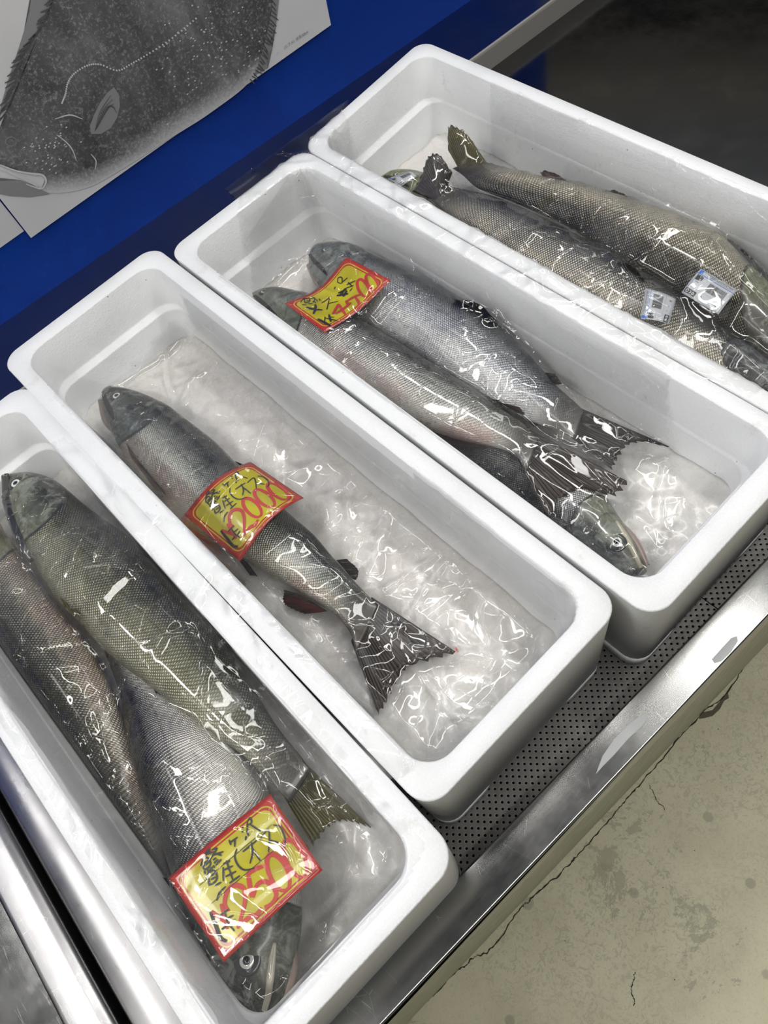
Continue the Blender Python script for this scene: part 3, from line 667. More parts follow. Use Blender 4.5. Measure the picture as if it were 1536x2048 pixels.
C2.fin('pelvic_fin', [(742, 790), (765, 808)], [(775, 822), (800, 835), (790, 822)], .12, .122, M['fin_red'])
C2.fin('adipose_fin', [(975, 800), (1000, 818)], [(998, 800), (1012, 818)], .126, .128)
# -- box D
D3 = Fish('salmon', [((764, 352), (762, 360)), ((790, 342), (778, 372)), ((838, 348), (822, 400)), ((900, 375), (875, 430)), ((970, 415), (935, 475)), ((1050, 460), (1010, 520)), ((1120, 505), (1080, 565)), ((1190, 550), (1155, 600)), ((1250, 590), (1225, 630)), ((1290, 620), (1270, 645))],
          (.082, .078), M['fD3'], 'greenish salmon head with a label, lowest at the back corner of the farthest right box', G_D, eye=(.06, .5), eyer=.005, clampx=(.50, .75))
D1 = Fish('salmon', [((1652, 842), (1650, 852)), ((1610, 795), (1590, 850)), ((1560, 745), (1528, 800)), ((1505, 700), (1480, 770)), ((1462, 672), (1425, 750)), ((1408, 635), (1368, 722)), ((1326, 574), (1290, 680)), ((1233, 525), (1190, 640)),
          ((1163, 481), (1100, 588)), ((1081, 438), (1020, 535)), ((1005, 402), (950, 475)), ((945, 383), (900, 435)), ((905, 374), (875, 412)), ((880, 368), (858, 395))],
          (.125, .120), M['fD1'], 'salmon along the near wall of the farthest right box, smaller crooked barcode label on it', G_D, clampx=(.50, .75))
D1.fin('dorsal_fin', [(1232, 528), (1282, 556)], [(1240, 524), (1265, 532), (1290, 560)], .148, .160)
D1.fin('tail_fin', [(880, 368), (872, 384), (860, 396)], [(905, 345), (880, 312), (858, 312), (845, 345), (826, 384)], .12, [.15, .165, .165, .14, .12], M['fin_brown'])
D2 = Fish('salmon', [((1672, 702), (1680, 692)), ((1612, 722), (1622, 640)), ((1545, 718), (1562, 600)), ((1490, 690), (1507, 552)), ((1440, 658), (1473, 515)), ((1395, 622), (1435, 480)), ((1312, 566), (1353, 440)), ((1230, 515), (1277, 412)),
          ((1152, 458), (1212, 388)), ((1080, 424), (1140, 368)), ((1012, 396), (1081, 356)), ((955, 375), (1027, 341)), ((925, 350), (978, 326)), ((905, 337), (962, 320))],
          (.125, .118), M['fD2'], 'thick golden-silver salmon along the far wall of the farthest right box', G_D, clampx=(.50, .752))
D2.fin('tail_fin', [(905, 332), (935, 326), (966, 322)], [(896, 300), (898, 254), (925, 262), (950, 290), (968, 318)], .12, [.13, .155, .155, .14, .125], M['fin_green'])
D2.fin('anal_fin', [(1090, 360), (1150, 378)], [(1080, 344), (1100, 343), (1152, 370)], .126, .135, M['fin_red'])
D2.fin('pelvic_fin', [(1205, 392), (1262, 412)], [(1212, 380), (1240, 384), (1275, 410)], .13, .14)
D2.fin('pectoral_fin', [(1500, 560), (1560, 590)], [(1447, 478), (1475, 490), (1560, 572)], .14, .15)

# ------------------------------------------------------------------ signs and labels
class Sheet:
    """a thin card given by four corner points; local (a right, b down) in 0..1; dz bends it"""
    def __init__(s, tl, tr, br, bl, bend=None):
        s.c = [Vector(q) for q in (tl, tr, br, bl)]; s.bend = bend or (lambda a, b: 0)
        s.w = ((s.c[1] - s.c[0]).length + (s.c[2] - s.c[3]).length) / 2; s.h = ((s.c[3] - s.c[0]).length + (s.c[2] - s.c[1]).length) / 2
        s.n = (s.c[1] - s.c[0]).cross(s.c[3] - s.c[0]).normalized()
        if s.n.z < 0 and abs(s.n.z) > .5: s.n = -s.n
        elif abs(s.n.z) <= .5 and s.n.dot(CAM - s.c[0]) < 0: s.n = -s.n
    def p(s, a, b, off=0.0):
        A, B, C, D = s.c; q = A * (1 - a) * (1 - b) + B * a * (1 - b) + C * a * b + D * (1 - a) * b
        return q + Vector((0, 0, s.bend(a, b))) + s.n * off
    def card(s, name, mat, parent=None, nx=24, ny=18, th=.0007, **k):
        vs = []; at_ = dict(ca=[], cb=[], chx=[], chy=[])
        for off in (0, -th):
            for j in range(ny + 1):
                for i in range(nx + 1):
                    a, b = i / nx, j / ny; vs.append(s.p(a, b, off)); at_['ca'].append((a - .5) * s.w); at_['cb'].append((b - .5) * s.h); at_['chx'].append(s.w / 2); at_['chy'].append(s.h / 2)
        n0 = (nx + 1) * (ny + 1); fs = []
        for j in range(ny):
            for i in range(nx): q = j * (nx + 1) + i; fs.append((q, q + nx + 1, q + nx + 2, q + 1)); fs.append((n0 + q, n0 + q + 1, n0 + q + nx + 2, n0 + q + nx + 1))
        rim = [i for i in range(nx + 1)] + [j * (nx + 1) + nx for j in range(1, ny + 1)] + [ny * (nx + 1) + i for i in reversed(range(nx))] + [j * (nx + 1) for j in reversed(range(1, ny))]
        for i in range(len(rim)): a, b = rim[i], rim[(i + 1) % len(rim)]; fs.append((a, b, n0 + b, n0 + a))
        return mesh_obj(name, vs, fs, mat, parent, attrs=at_, **k)
    def strokes(s, name, lines, width, mat, parent, off=.0005, conv=None, taper=True):
        vs = []; fs = []
        for ln in lines:
            w = width
            if isinstance(ln, tuple): w, ln = ln
            pts = [conv(*q) if conv else q for q in ln]
            m = max(len(pts) * 6, 8) if len(pts) > 2 else 6
            P = catmull(pts, m) if len(pts) > 2 else [np.array(pts[0]) * (1 - t / 5) + np.array(pts[1]) * t / 5 for t in range(6)]
            o = len(vs)
            for i, q in enumerate(P):
                d = np.array(P[min(i + 1, m - 1)]) - np.array(P[max(i - 1, 0)]); d = np.array([d[0] * s.w, d[1] * s.h]); d /= (np.linalg.norm(d) + 1e-9)
                ww = w * (.62 + .38 * math.sin(math.pi * min(1, (i + .6) / (m - .2)))) if taper else w
                nx_, ny_ = -d[1] * ww / 2 / s.w, d[0] * ww / 2 / s.h
                vs.append(s.p(q[0] + nx_, q[1] + ny_, off)); vs.append(s.p(q[0] - nx_, q[1] - ny_, off))
            for i in range(m - 1): a = o + 2 * i; fs.append((a, a + 1, a + 3, a + 2))
        return mesh_obj(name, vs, fs, mat, parent, smooth=False)
    def patch(s, name, rects, mat, parent, off=.0004):
        vs = []; fs = []
        for a0, b0, a1, b1 in rects:
            o = len(vs); n = 3
            for i in range(n + 1):
                a = a0 + (a1 - a0) * i / n; vs += [s.p(a, b0, off), s.p(a, (b0 + b1) / 2, off), s.p(a, b1, off)]
            for i in range(n):
                for r in (0, 1): k = o + 3 * i + r; fs.append((k, k + 1, k + 4, k + 3))
        return mesh_obj(name, vs, fs, mat, parent, smooth=False)
def inv_bilinear(TL, TR, BR, BL):
    TL, TR, BR, BL = map(np.array, (TL, TR, BR, BL))
    def f(x, y):
        a = b = .5
        for _ in range(12):
            q = TL * (1 - a) * (1 - b) + TR * a * (1 - b) + BR * a * b + BL * (1 - a) * b - np.array([x, y])
            da = (TR - TL) * (1 - b) + (BR - BL) * b; db = (BL - TL) * (1 - a) + (BR - TR) * a
            J = np.array([da, db]).T; dx = np.linalg.solve(J, -q); a += dx[0]; b += dx[1]
        return (a, b)
    return f
def ell(cx, cy, a, b, tilt, n=13):
    t0 = math.radians(tilt); return [(cx + a * math.cos(t) * math.cos(t0) - b * math.sin(t) * math.sin(t0), cy + a * math.cos(t) * math.sin(t0) + b * math.sin(t) * math.cos(t0)) for t in [2 * math.pi * i / (n - 1) for i in range(n)]]
K_AJI = [[(345, 815), (385, 700), (420, 650)], [(385, 702), (445, 690)], [(350, 780), (400, 735), (440, 800), (385, 850), (350, 780)], [(375, 795), (418, 762)], [(372, 820), (428, 778)],
         [(380, 862), (395, 892)], [(410, 850), (425, 880)], [(440, 832), (455, 860)], [(465, 812), (480, 838)], [(432, 650), (410, 702), (470, 682)], [(450, 662), (500, 650)], [(440, 722), (560, 686)],
         [(500, 652), (430, 762)], [(490, 702), (545, 722)], [(462, 765), (492, 742)], [(472, 795), (512, 757)], [(490, 815), (542, 757)]]
K_SAKE = [[(400, 945), (430, 865), (470, 820)], [(420, 885), (480, 862), (500, 940), (440, 990), (420, 900)], [(440, 912), (485, 892)], [(445, 947), (490, 922)], [(430, 1005), (420, 962)], [(480, 1005), (540, 972)],
          [(495, 1142), (520, 1072), (580, 1012)], [(560, 802), (625, 775)], [(590, 770), (620, 872)], [(560, 862), (650, 822)], [(580, 922), (680, 872)], [(620, 862), (650, 962)], [(615, 982), (712, 912)], [(560, 832), (560, 962)]]
K_GASAWA = [[(610, 575), (630, 625)], [(620, 602), (690, 550)], [(665, 565), (665, 642)], [(722, 455), (742, 460)], [(726, 495), (744, 500)], [(770, 540), (765, 582)], [(775, 400), (800, 365), (815, 410), (775, 440)],
            [(775, 400), (780, 500), (795, 540)], [(805, 430), (905, 495)]]
K_OSU = [[(685, 660), (668, 740), (700, 820), (760, 860), (850, 840)], [(740, 690), (870, 582)], [(820, 600), (830, 700), (805, 800)], [(830, 660), (902, 778)], [(890, 582), (970, 482), (985, 570), (975, 692)],
         [(985, 580), (1078, 605)], [(1020, 435), (1080, 450), (1120, 530), (1125, 600), (1100, 658)]]
K_LINES = [(.0007, [(335, 1000), (1010, 430)]), (.0007, [(445, 1167), (1110, 600)])]
K_HON = [(.0042, [(430, 1245), (480, 1380), (520, 1480), (575, 1510)]), [(510, 1287), (600, 1220)], [(560, 1240), (590, 1340), (650, 1417)], [(570, 1312), (642, 1275)], [(600, 1362), (657, 1310)], [(530, 1402), (582, 1370)]]
R_YEN = [(.0042, [(440, 1240), (560, 1335)]), (.0042, [(530, 1170), (585, 1400)])]
R_2 = [[(600, 1240), (565, 1170), (590, 1060), (660, 1002), (740, 1030), (752, 1130), (722, 1260), (680, 1395)], [(685, 1375), (790, 1290), (850, 1272), (905, 1205)]]
R_5 = [[(775, 905), (830, 860), (932, 818)], [(785, 900), (812, 1110)], [(825, 1112), (862, 1000), (930, 962), (1000, 1000), (1040, 1080), (1000, 1162), (930, 1200)]]
def price_sign(corners, z, label, black, red, crop_corners, bend=None, bw=.0026, rw=.0072):
    cs = [at(*p, zz) for p, zz in zip(corners, z)]
    root = empty('price_sign', (cs[0] + cs[2]) / 2, label=label, cat='sign', group='red and yellow price signs under the wrap')
    s = Sheet(*cs, bend=bend); s.card('card', M['card'], root)
    cv = inv_bilinear(*crop_corners)
    s.strokes('black_lettering', black, bw, M['black_ink'], root, .0011, cv); s.strokes('red_lettering', red, rw, M['red_ink'], root, .0008, cv)
    return s
CC = ((35, 910), (975, 130), (1465, 840), (545, 1700))
SA = price_sign([(338, 1755), (540, 1588), (645, 1740), (447, 1925)], (.158, .160, .160, .158), 'red and yellow ¥2500 price sign lying flat in the nearest left box',
                K_AJI + K_SAKE + K_GASAWA + K_OSU + K_LINES + K_HON, R_YEN + R_2 + R_5 + [ell(1060, 878, 178, 85, 68), ell(1215, 745, 185, 85, 66)], CC,
                lambda a, b: .004 * math.sin(math.pi * a) + .002 * math.sin(2 * math.pi * b), 0.0021, .0052)
SB = price_sign([(368, 1030), (503, 925), (606, 993), (478, 1120)], (.125, .130, .128, .125), 'red and yellow ¥2000 price sign wrapped over the lone salmon',
                K_AJI + K_SAKE + K_GASAWA + K_OSU + K_HON, R_YEN + R_2 + [ell(875, 1010, 165, 80, 72), ell(1040, 870, 170, 80, 68), ell(1205, 735, 175, 80, 66)], CC,
                lambda a, b: .020 * math.sin(math.pi * (a * .5 + .15)) * math.sin(math.pi * a) ** .8 - .004 * b, .0019, .0050)
CB = ((65, 715), (905, 115), (1490, 430), (605, 1105))
SCs = price_sign([(570, 607), (695, 518), (783, 564), (650, 665)], (.162, .166, .166, .162), 'red and yellow ¥4500 price sign bent across two salmon backs',
                [[(270, 680), (300, 610), (360, 590)], [(310, 620), (370, 600), (380, 650), (330, 680), (310, 620)], [(330, 650), (375, 632)], [(400, 560), (450, 600), (420, 660)], [(380, 600), (450, 570)], [(470, 600), (482, 640)],
                 [(500, 590), (522, 622)], [(290, 715), (350, 715)], [(370, 690), (430, 682)], [(430, 640), (470, 665)], (.004, [(350, 750), (420, 770), (560, 775)]), (.004, [(460, 690), (470, 760), (450, 850)]),
                 [(540, 665), (620, 590), (640, 560)], [(640, 580), (620, 740), (610, 762)], [(640, 662), (760, 630)], [(750, 380), (770, 330), (820, 340), (810, 400), (750, 380)], [(720, 430), (708, 462)], [(820, 392), (900, 350)],
                 (.004, [(740, 550), (900, 540)]), (.004, [(760, 520), (880, 482)]), (.004, [(780, 560), (860, 470)]), (.004, [(830, 572), (882, 500)]), [(880, 430), (1010, 400)], [(860, 470), (980, 450)], [(900, 400), (962, 462)], [(920, 512), (962, 480)],
                 (.0045, [(510, 922), (680, 1015)]), [(600, 900), (762, 930)], (.0035, [(650, 842), (680, 952)]), [(600, 952), (600, 880)], [(640, 882), (722, 880)]],
                [[(700, 832), (765, 670)], [(765, 672), (870, 842)], [(735, 825), (935, 660)], [(870, 640), (960, 595), (1090, 560)], [(1000, 600), (1045, 690), (975, 755)], [(870, 625), (900, 700)], ell(1110, 500, 120, 62, 60), ell(1235, 445, 115, 58, 55)], CB,
                lambda a, b: -.017 * math.sin(math.pi * a) ** 1.5 * (1 - .5 * b) + .004 * a, .0018, .0046)
def barcode_label(corners, zs, label, flip=False, wmul=1.0):
    cs = [at(*p, z) for p, z in zip(corners, zs)]
    root = empty('price_label', (cs[0] + cs[2]) / 2, label=label, cat='label', group='white barcode price labels on the salmon')
    s = Sheet(*cs, bend=lambda a, b: .0025 * math.sin(math.pi * b)); s.card('paper', M['white_card'], root, 12, 8, .0003)
    s.patch('blue_line', [(.0, .185, 1, .20)], M['blue_ink'], root); s.patch('blue_mark', [(.03, .02, .12, .17)], M['blue_ink'], root)
    r = random.Random(5); bars = []; a = .42
    while a < .88:
        w = r.choice((.006, .010, .016)); bars.append((a, .30, a + w, .62)); a += w + r.choice((.007, .011))
    s.patch('barcode', bars, M['black_ink'], root)
    tx = []; a = .25
    while a < .93: w = r.choice((.02, .03)); tx.append((a, .06, a + w, .075 + .05 * r.random())); tx.append((a, .125, a + w * .8, .15)); a += w + .012
    s.patch('small_print', tx + [(.10 + .03 * i, .47, .12 + .03 * i, .50) for i in range(3)], M['grey_ink'], root)
    # digits 1500 read from the other side of the label
    dg = [[(.20, .24), (.20, .40)], [(.165, .40), (.135, .40), (.135, .33), (.165, .32), (.165, .25), (.135, .24)], [(.12, .25), (.10, .25), (.10, .40), (.12, .40), (.12, .25)], [(.085, .25), (.065, .25), (.065, .40), (.085, .40), (.085, .25)]]
    s.strokes('price_digits', dg, .0016, M['black_ink'], root, .0004)
    s.patch('price_box', [(.02, .78, .30, .94)], M['black_ink'], root, .0003)
    s.strokes('box_digits', [[(.06, .82), (.06, .90), (.10, .90), (.10, .82), (.06, .82)], [(.14, .82), (.18, .86), (.14, .90)], [(.22, .82), (.22, .90), (.26, .86), (.22, .82)]], .001, M['white_card'], root, .0005, taper=False)
    s.patch('rule_line', [(.0, .70, 1, .705)], M['grey_ink'], root)
    s.patch('footer_marks', [(.42, .80, .45, .83), (.60, .82, .63, .86), (.80, .82, .86, .90)], M['grey_ink'], root)
    return s
L1 = barcode_label([(1402, 537), (1475, 580), (1437, 629), (1363, 585)], (.176, .174, .166, .168), 'larger white barcode label with a blue line on the golden-silver salmon')
L2 = barcode_label([(1281, 638), (1291, 576), (1352, 598), (1338, 648)], (.166, .170, .166, .162), 'smaller crooked white barcode label on the steel-grey salmon at the near wall')
L3 = barcode_label([(775, 357), (818, 343), (834, 352), (800, 374)], (.112, .114, .112, .110), 'small white barcode label on the greenish head at the back corner')

# ------------------------------------------------------------------ posters on the blue wall
PO = .006
def wall_poly(name, pts, mat, parent=None, off=PO, th=.0, attrs=None, **k):
    """filled outline on the wall, points in picture pixels traced onto the wall plane"""
    bm = bmesh.new(); vs = [bm.verts.new(on_wall(*p, off)) for p in pts]; f = bm.faces.new(vs)
    bmesh.ops.triangulate(bm, faces=[f])
    if th:
        r = bmesh.ops.extrude_face_region(bm, geom=bm.faces[:]); ev = [g for g in r['geom'] if isinstance(g, bmesh.types.BMVert)]; bmesh.ops.translate(bm, verts=ev, vec=-WNRM * th)
    bmesh.ops.recalc_face_normals(bm, faces=bm.faces)
    me = bpy.data.meshes.new(name); bm.to_mesh(me); bm.free(); me.materials.append(mat)
    o = bpy.data.objects.new(name, me); COL.objects.link(o)
    if parent is not None: o.parent = parent; o.matrix_parent_inverse = Matrix.Translation(-parent.location)
    return tag(o, **k)
def wall_line(name, lines, w, mat, parent, off):
    vs = []; fs = []
    for ln in lines:
        P = catmull(ln, len(ln) * 5) if len(ln) > 2 else [np.array(ln[0]) * (1 - t / 3) + np.array(ln[1]) * t / 3 for t in range(4)]
        Q = [on_wall(*p, off) for p in P]; o = len(vs)
        for i, q in enumerate(Q):
            d = (Q[min(i + 1, len(Q) - 1)] - Q[max(i - 1, 0)]).normalized(); s_ = d.cross(WNRM) * w / 2 * (.4 + .6 * math.sin(math.pi * (i + .5) / len(Q)))
            vs += [q + s_, q - s_]
        for i in range(len(Q) - 1): a = o + 2 * i; fs.append((a, a + 1, a + 3, a + 2))
    return mesh_obj(name, vs, fs, mat, parent, smooth=False)
pr_ = empty('fish_print_poster', on_wall(300, 200, PO), label='large black and white flounder print poster hanging on the blue wall', cat='poster')
wall_poly('paper', [(62, 476), (662, 50), (640, -60), (-330, -60), (-240, 90)], M['paper'], pr_, PO, .0008)
body = [(118, -40), (100, 20), (80, 60), (58, 92), (40, 130), (24, 180), (10, 230), (2, 262), (-10, 300), (-30, 322), (0, 330), (30, 336), (52, 346), (80, 348), (92, 360), (86, 378), (80, 380), (100, 386), (140, 384), (185, 372), (225, 350),
        (262, 328), (305, 300), (348, 272), (400, 240), (440, 212), (480, 182), (505, 155), (520, 120), (530, 80), (540, 40), (545, 0), (545, -40)]
def fade_poly(name, pts, mat, parent, off, fades):
    # subdivided fill with a fade attribute that is 1 at the listed outline points
    bm = bmesh.new(); P = catmull(pts + [pts[0]], len(pts) * 3)[:-1]; vs = [bm.verts.new(on_wall(*p, off)) for p in P]; f = bm.faces.new(vs); bmesh.ops.triangulate(bm, faces=[f])
    bmesh.ops.subdivide_edges(bm, edges=bm.edges[:], cuts=6, use_grid_fill=True)
    Fp = [on_wall(*p, off) for p in fades]
    me = bpy.data.meshes.new(name); 
    bm.verts.ensure_lookup_table(); vals = []
    for v_ in bm.verts:
        dmin = 9
        for i in range(len(Fp) - 1):
            a, b = Fp[i], Fp[i + 1]; ab = b - a; t = max(0, min(1, (v_.co - a).dot(ab) / ab.length_squared)); dmin = min(dmin, (v_.co - a - ab * t).length)
        vals.append(max(0, 1 - dmin / .035))
    bm.to_mesh(me); bm.free(); at_ = me.attributes.new('fade', 'FLOAT', 'POINT'); at_.data.foreach_set('value', vals); me.materials.append(mat)
    o = bpy.data.objects.new(name, me); COL.objects.link(o); o.parent = parent; o.matrix_parent_inverse = Matrix.Translation(-parent.location); return o
fringe = [(66, -40), (60, 20), (48, 62), (36, 100), (16, 160), (2, 210), (-8, 250), (24, 180), (40, 130), (58, 92), (80, 60), (100, 20), (118, -40)]
wall_poly('fin_fringe', fringe, M['mid_ink'], pr_, PO + .0006)
wall_poly('fin_fringe', [(545, -40), (545, 0), (540, 40), (530, 80), (520, 120), (508, 152), (536, 136), (530, 118), (545, 96), (538, 86), (552, 52), (556, 20), (562, -40)], M['mid_ink'], pr_, PO + .0006)
fade_poly('printed_fish', body, M['ink'], pr_, PO + .0009, [(60, 392), (180, 378), (262, 334), (350, 278), (440, 218), (490, 182), (520, 150)])
wall_poly('lower_jaw_print', [(-40, 352), (0, 362), (40, 360), (74, 372), (84, 380), (100, 388), (60, 394), (20, 392), (-40, 380)], M['mid_ink'], pr_, PO + .0012)
wall_poly('pectoral_fin_print', [(228, 174), (238, 190), (240, 212), (234, 236), (222, 256), (202, 268), (182, 268), (180, 252), (188, 230), (200, 206), (214, 186)], M['mid_ink'], pr_, PO + .0013)
wall_line('mouth_line', [[(-30, 322), (0, 330), (30, 341), (60, 347), (84, 350), (92, 362), (84, 377), (68, 374), (52, 368)], [(0, 338), (30, 350), (56, 362), (76, 374)]], .0035, M['pale_ink'], pr_, PO + .0016)
wall_line('gill_line', [[(114, 270), (132, 284), (145, 300), (153, 322)], [(182, 308), (192, 322), (190, 340)], [(110, 238), (140, 230), (165, 238)]], .0022, M['pale_ink'], pr_, PO + .0015)
for el_ in (ell(22, 283, 11, 9, 0), ell(56, 325, 9, 6, 20)): wall_line('eye_ring_print', [el_], .0014, M['mid_ink'], pr_, PO + .0015)
ll = catmull([(124, 206), (131, 188), (136, 165), (150, 146), (175, 131), (200, 129), (235, 141), (262, 128), (290, 112), (325, 90), (360, 64), (392, 37)], 62)
wall_line('lateral_line_print', [[(p[0] - 1.6, p[1] - 1), (p[0] + 1.6, p[1] + 1)] for p in ll], .0028, M['pale_ink'], pr_, PO + .0016)
r_ = random.Random(11); fr_ = []
for k_ in range(46):
    t_ = k_ / 45; bx, by = catmull([(118, -40), (100, 20), (80, 60), (58, 92), (40, 130), (24, 180), (10, 230)], 46)[k_]; fr_.append([(bx, by), (bx - r_.uniform(12, 24), by + r_.uniform(8, 20))])
for k_ in range(26):
    bx, by = catmull([(545, -20), (540, 40), (530, 80), (520, 120), (500, 158)], 26)[k_]; fr_.append([(bx, by), (bx + r_.uniform(8, 16), by + r_.uniform(6, 16))])
tag(wall_line('fin_ray_print', fr_, .0022, M['dark_ink'], pr_, PO + .0018), kind='stuff')
wall_line('pectoral_ray_print', [[(190, 262), (200 + 5 * k_, 225 - 3 * k_), (222 + 3 * k_, 190 + 9 * k_)] for k_ in range(5)], .0012, M['dark_ink'], pr_, PO + .0020)
tag(wall_line('scale_rub_print', [[(x_0, y_0), (x_0 + 3, y_0 - 2)] for x_0, y_0 in [(r_.gauss(430, 60), r_.gauss(110, 40)) for _ in range(90)] + [(r_.gauss(95, 30), r_.gauss(300, 25)) for _ in range(50)] if y_0 < 250 - (x_0 - 350) * .6 or x_0 < 200], .0022, M['pale_ink'], pr_, PO + .0017), kind='stuff')
cap = bpy.data.curves.new('caption', 'FONT'); cap.body = '(ヒラメ)  体長/68cm'; cap.size = .0105; cap.align_x = 'LEFT'
co_ = bpy.data.objects.new('caption', cap); COL.objects.link(co_)
p0 = on_wall(569, 98, PO + .0015); p1 = on_wall(617, 65, PO + .0015); ex = (p1 - p0).normalized(); ez = WNRM; ey = ez.cross(ex)
mw = Matrix((ex, ey, ez)).transposed().to_4x4(); mw.translation = p0
dg_ = bpy.context.evaluated_depsgraph_get(); me = bpy.data.meshes.new_from_object(co_.evaluated_get(dg_)); wd = max((v.co.x for v in me.vertices), default=.1)
me.transform(Matrix.Scale((p1 - p0).length / wd, 4)); me.transform(mw); me.materials.clear(); me.materials.append(M['grey_ink'])
bpy.data.objects.remove(co_); co_ = bpy.data.objects.new('caption', me); COL.objects.link(co_); co_.parent = pr_; co_.matrix_parent_inverse = Matrix.Translation(-pr_.location)
wall_poly('paper_sheet', [(-60, 350), (0, 402), (48, 462), (0, 496), (-90, 556)], M['paper'], None, PO * .4, .0008, label='plain white paper sheet on the blue wall, partly behind the flounder poster', cat='paper')

# ------------------------------------------------------------------ floor cracks
def floor_line(name, pts, w, mat, jag=.004, **k):
    r = random.Random(3); P = catmull(pts, len(pts) * 12); vs = []; fs = []; jj = 0
    Q = [at(p[0], p[1], FZ + .0008) for p in P]
    for i, q in enumerate(Q):
        d = (Q[min(i + 1, len(Q) - 1)] - Q[max(i - 1, 0)]).normalized(); s_ = Vector((-d.y, d.x, 0)); jj = jj * .6 + r.uniform(-jag, jag) * .5; j = s_ * jj; ww = w * r.uniform(.3, 1.2)
        vs += [q + j + s_ * ww / 2, q + j - s_ * ww / 2]
    for i in range(len(Q) - 1): a = 2 * i; fs.append((a, a + 1, a + 3, a + 2))
    return mesh_obj(name, vs, fs, mat, smooth=False, **k)
floor_line('floor_crack', [(1560, 1250), (1500, 1315), (1455, 1382), (1398, 1432), (1330, 1510), (1270, 1580), (1230, 1625), (1160, 1705), (1120, 1745), (1060, 1800), (1040, 1820), (985, 1895), (950, 1915), (915, 1942), (855, 2000), (800, 2050)], .0030, M['crack'], kind='structure')
floor_line('floor_crack', [(1272, 1945), (1262, 1975), (1268, 2012)], .002, M['crack'], kind='structure')
floor_line('floor_crack', [(1300, 1570), (1312, 1600), (1330, 1620)], .002, M['chip'], kind='structure')
def floor_patch(pts, mat):
    vs = [at(u, v_, FZ + .0005) for u, v_ in pts]; return mesh_obj('floor_chip', vs, [tuple(range(len(vs)))], mat, smooth=False, kind='structure')
floor_patch([(1398, 1438), (1400, 1426), (1425, 1420), (1440, 1402), (1455, 1382), (1458, 1396), (1448, 1402), (1440, 1418), (1425, 1432), (1410, 1436)], M['chip'])
def rail_mark(pts, label):
    vs = [at(u, v_, LIPZ + .0006) for u, v_ in pts]; return mesh_obj('dried_residue', vs, [tuple(range(len(vs)))], M['tape'], ctr, smooth=False)
rail_mark([(1196, 1536), (1205, 1512), (1228, 1478), (1256, 1450), (1284, 1428), (1296, 1424), (1296, 1434), (1284, 1452), (1256, 1478), (1228, 1510), (1206, 1532), (1192, 1548)], '')
rail_mark([(1424, 1318), (1440, 1300), (1462, 1276), (1474, 1272), (1476, 1282), (1462, 1304), (1444, 1322), (1430, 1326)], '')

# ------------------------------------------------------------------ clear wrap draped over the boxes
dg_ = bpy.context.evaluated_depsgraph_get(); dg_.update()
allv = []; allf = []
for o in COL.objects:
    if o.type == 'MESH' and (o.name.split('.')[0] in ('foam_box', 'crushed_ice', 'body', 'card', 'paper', 'tail_fin', 'pectoral_fin', 'dorsal_fin', 'eye', 'upper_jaw', 'lower_jaw', 'back_ledge')):
        if o.name.startswith('paper') and o.parent is pr_: continue
        mw = o.matrix_world; k0 = len(allv); allv += [mw @ v_.co for v_ in o.data.vertices]; allf += [tuple(k0 + i for i in p.vertices) for p in o.data.polygons]
bpy.context.view_layer.update()
allv = []; allf = []
for o in COL.objects:
    if o.type == 'MESH' and (o.name.split('.')[0] in ('foam_box', 'crushed_ice', 'body', 'card', 'paper', 'tail_fin', 'pectoral_fin', 'dorsal_fin', 'eye', 'upper_jaw', 'lower_jaw', 'back_ledge')):
        if o.name.startswith('paper') and o.parent is pr_: continue
        mw = o.matrix_world; k0 = len(allv); allv += [mw @ v_.co for v_ in o.data.vertices]; allf += [tuple(k0 + i for i in p.vertices) for p in o.data.polygons]
BVH = BVHTree.FromPolygons(allv, allf)
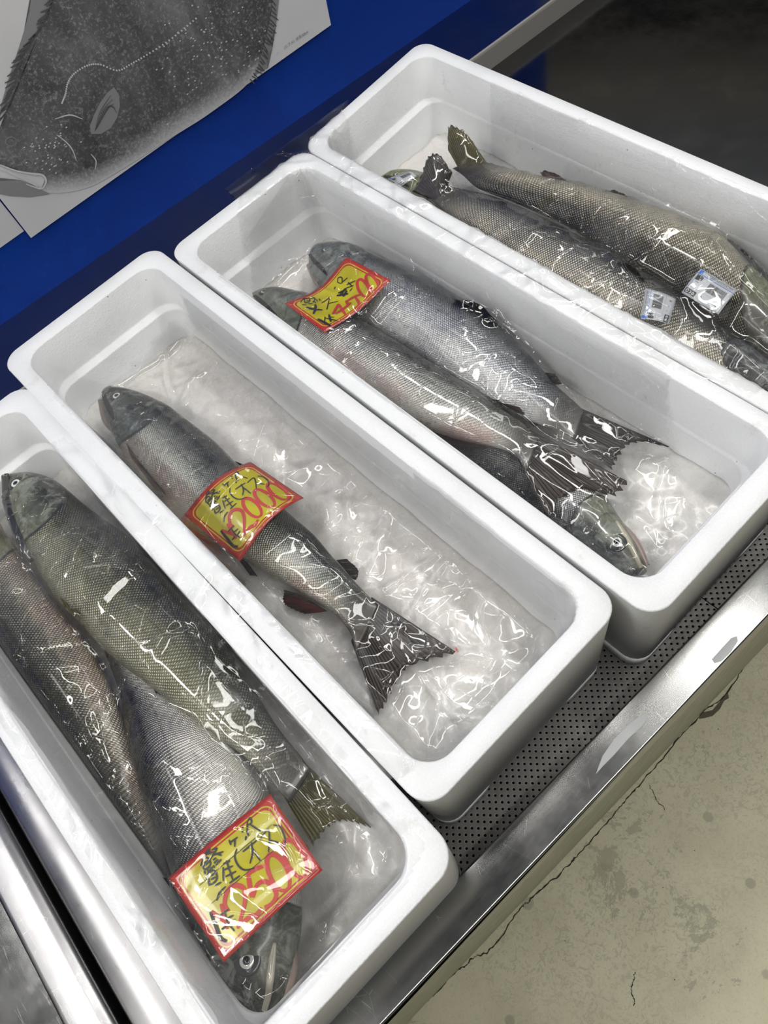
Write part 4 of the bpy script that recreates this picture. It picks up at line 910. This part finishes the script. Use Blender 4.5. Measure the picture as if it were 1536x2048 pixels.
def wrap(name, poly, step, iters, seed, label, amp=.004, fold=60):
    """poly: world (x, y) outline; film = obstacle height pulled taut, then creased"""
    xs = [p[0] for p in poly]; ys = [p[1] for p in poly]; x0, x1, y0, y1 = min(xs), max(xs), min(ys), max(ys)
    nx = int((x1 - x0) / step) + 1; ny = int((y1 - y0) / step) + 1; Hh = np.zeros((ny, nx))
    for j in range(ny):
        for i in range(nx):
            h = BVH.ray_cast(Vector((x0 + i * step, y0 + j * step, .6)), Vector((0, 0, -1)), 1.2)
            Hh[j, i] = h[0].z if h[0] is not None else .02
    Z = Hh + .0015; Zo = Z.copy()
    for _ in range(iters):
        A = Z.copy(); A[1:-1, 1:-1] = (Z[:-2, 1:-1] + Z[2:, 1:-1] + Z[1:-1, :-2] + Z[1:-1, 2:]) / 4 - .00002
        Z = np.maximum(Zo, A)
    # creases: a loose faceted field, always lifting the film
    r = np.random.default_rng(seed); X, Y = np.meshgrid(x0 + np.arange(nx) * step, y0 + np.arange(ny) * step); F = np.zeros_like(X)
    for _ in range(fold):
        cx, cy = r.uniform(x0, x1), r.uniform(y0, y1); th = r.uniform(0, math.pi); L_ = r.uniform(.03, .14); w = r.uniform(.006, .02)
        dx, dy = X - cx, Y - cy; a = dx * math.cos(th) + dy * math.sin(th); b = -dx * math.sin(th) + dy * math.cos(th) + .15 * a * a / L_
        F += r.uniform(.3, 1) * amp * np.clip(1 - np.abs(b) / w, 0, 1) * np.clip(1 - (a / L_) ** 2, 0, 1)
    Z = Z + np.minimum(F, .009)
    def inside(x, y):
        c = False; n = len(poly)
        for i in range(n):
            (xa, ya), (xb, yb) = poly[i], poly[(i + 1) % n]
            if (ya > y) != (yb > y) and x < (xb - xa) * (y - ya) / (yb - ya) + xa: c = not c
        return c
    idx = -np.ones((ny, nx), int); vs = []; fs = []
    ins = np.array([[inside(X[j, i], Y[j, i]) for i in range(nx)] for j in range(ny)])
    for j in range(ny - 1):
        for i in range(nx - 1):
            if ins[j, i] and ins[j, i + 1] and ins[j + 1, i] and ins[j + 1, i + 1]:
                q = []
                for jj, ii in ((j, i), (j, i + 1), (j + 1, i + 1), (j + 1, i)):
                    if idx[jj, ii] < 0: idx[jj, ii] = len(vs); vs.append(Vector((X[jj, ii], Y[jj, ii], Z[jj, ii])))
                    q.append(int(idx[jj, ii]))
                fs.append(tuple(q))
    base = Vector(((x0 + x1) / 2, (y0 + y1) / 2, 0))
    o = mesh_obj('clear_wrap', [v_ - base for v_ in vs], fs, M['film'], label=label, cat='plastic wrap', group='clear plastic wrap over the foam boxes'); o.location = base
    return o
wrap('clear_wrap', [(-.444, -.30), (-.40, -.10), (-.16, -.22), (-.15, -.42), (-.115, -.50), (-.125, -.60), (-.165, -.70), (-.175, -.975), (-.21, -.985), (-.44, -.985)], .0032, 26, 1, 'crinkled clear plastic wrap over the three salmon in the nearest left box', fold=110)
wrap('clear_wrap', [(-.135, -.14), (-.06, -.06), (.10, -.05), (.126, -.10), (.129, -.915), (.10, -.93), (-.16, -.91), (-.148, -.80), (-.13, -.60)], .0032, 30, 2, 'crinkled clear plastic wrap over the lone ¥2000 salmon', fold=95)
wrap('clear_wrap', [(.17, -.16), (.29, -.06), (.37, .03), (.40, .21), (.74, .20), (.60, .06), (.54, -.10), (.765, -.19), (.775, -.92), (.47, -.90), (.44, -.80), (.37, -.90), (.20, -.955), (.18, -.70)], .0036, 30, 3, 'crinkled clear plastic wrap draped across the two right boxes', fold=210)
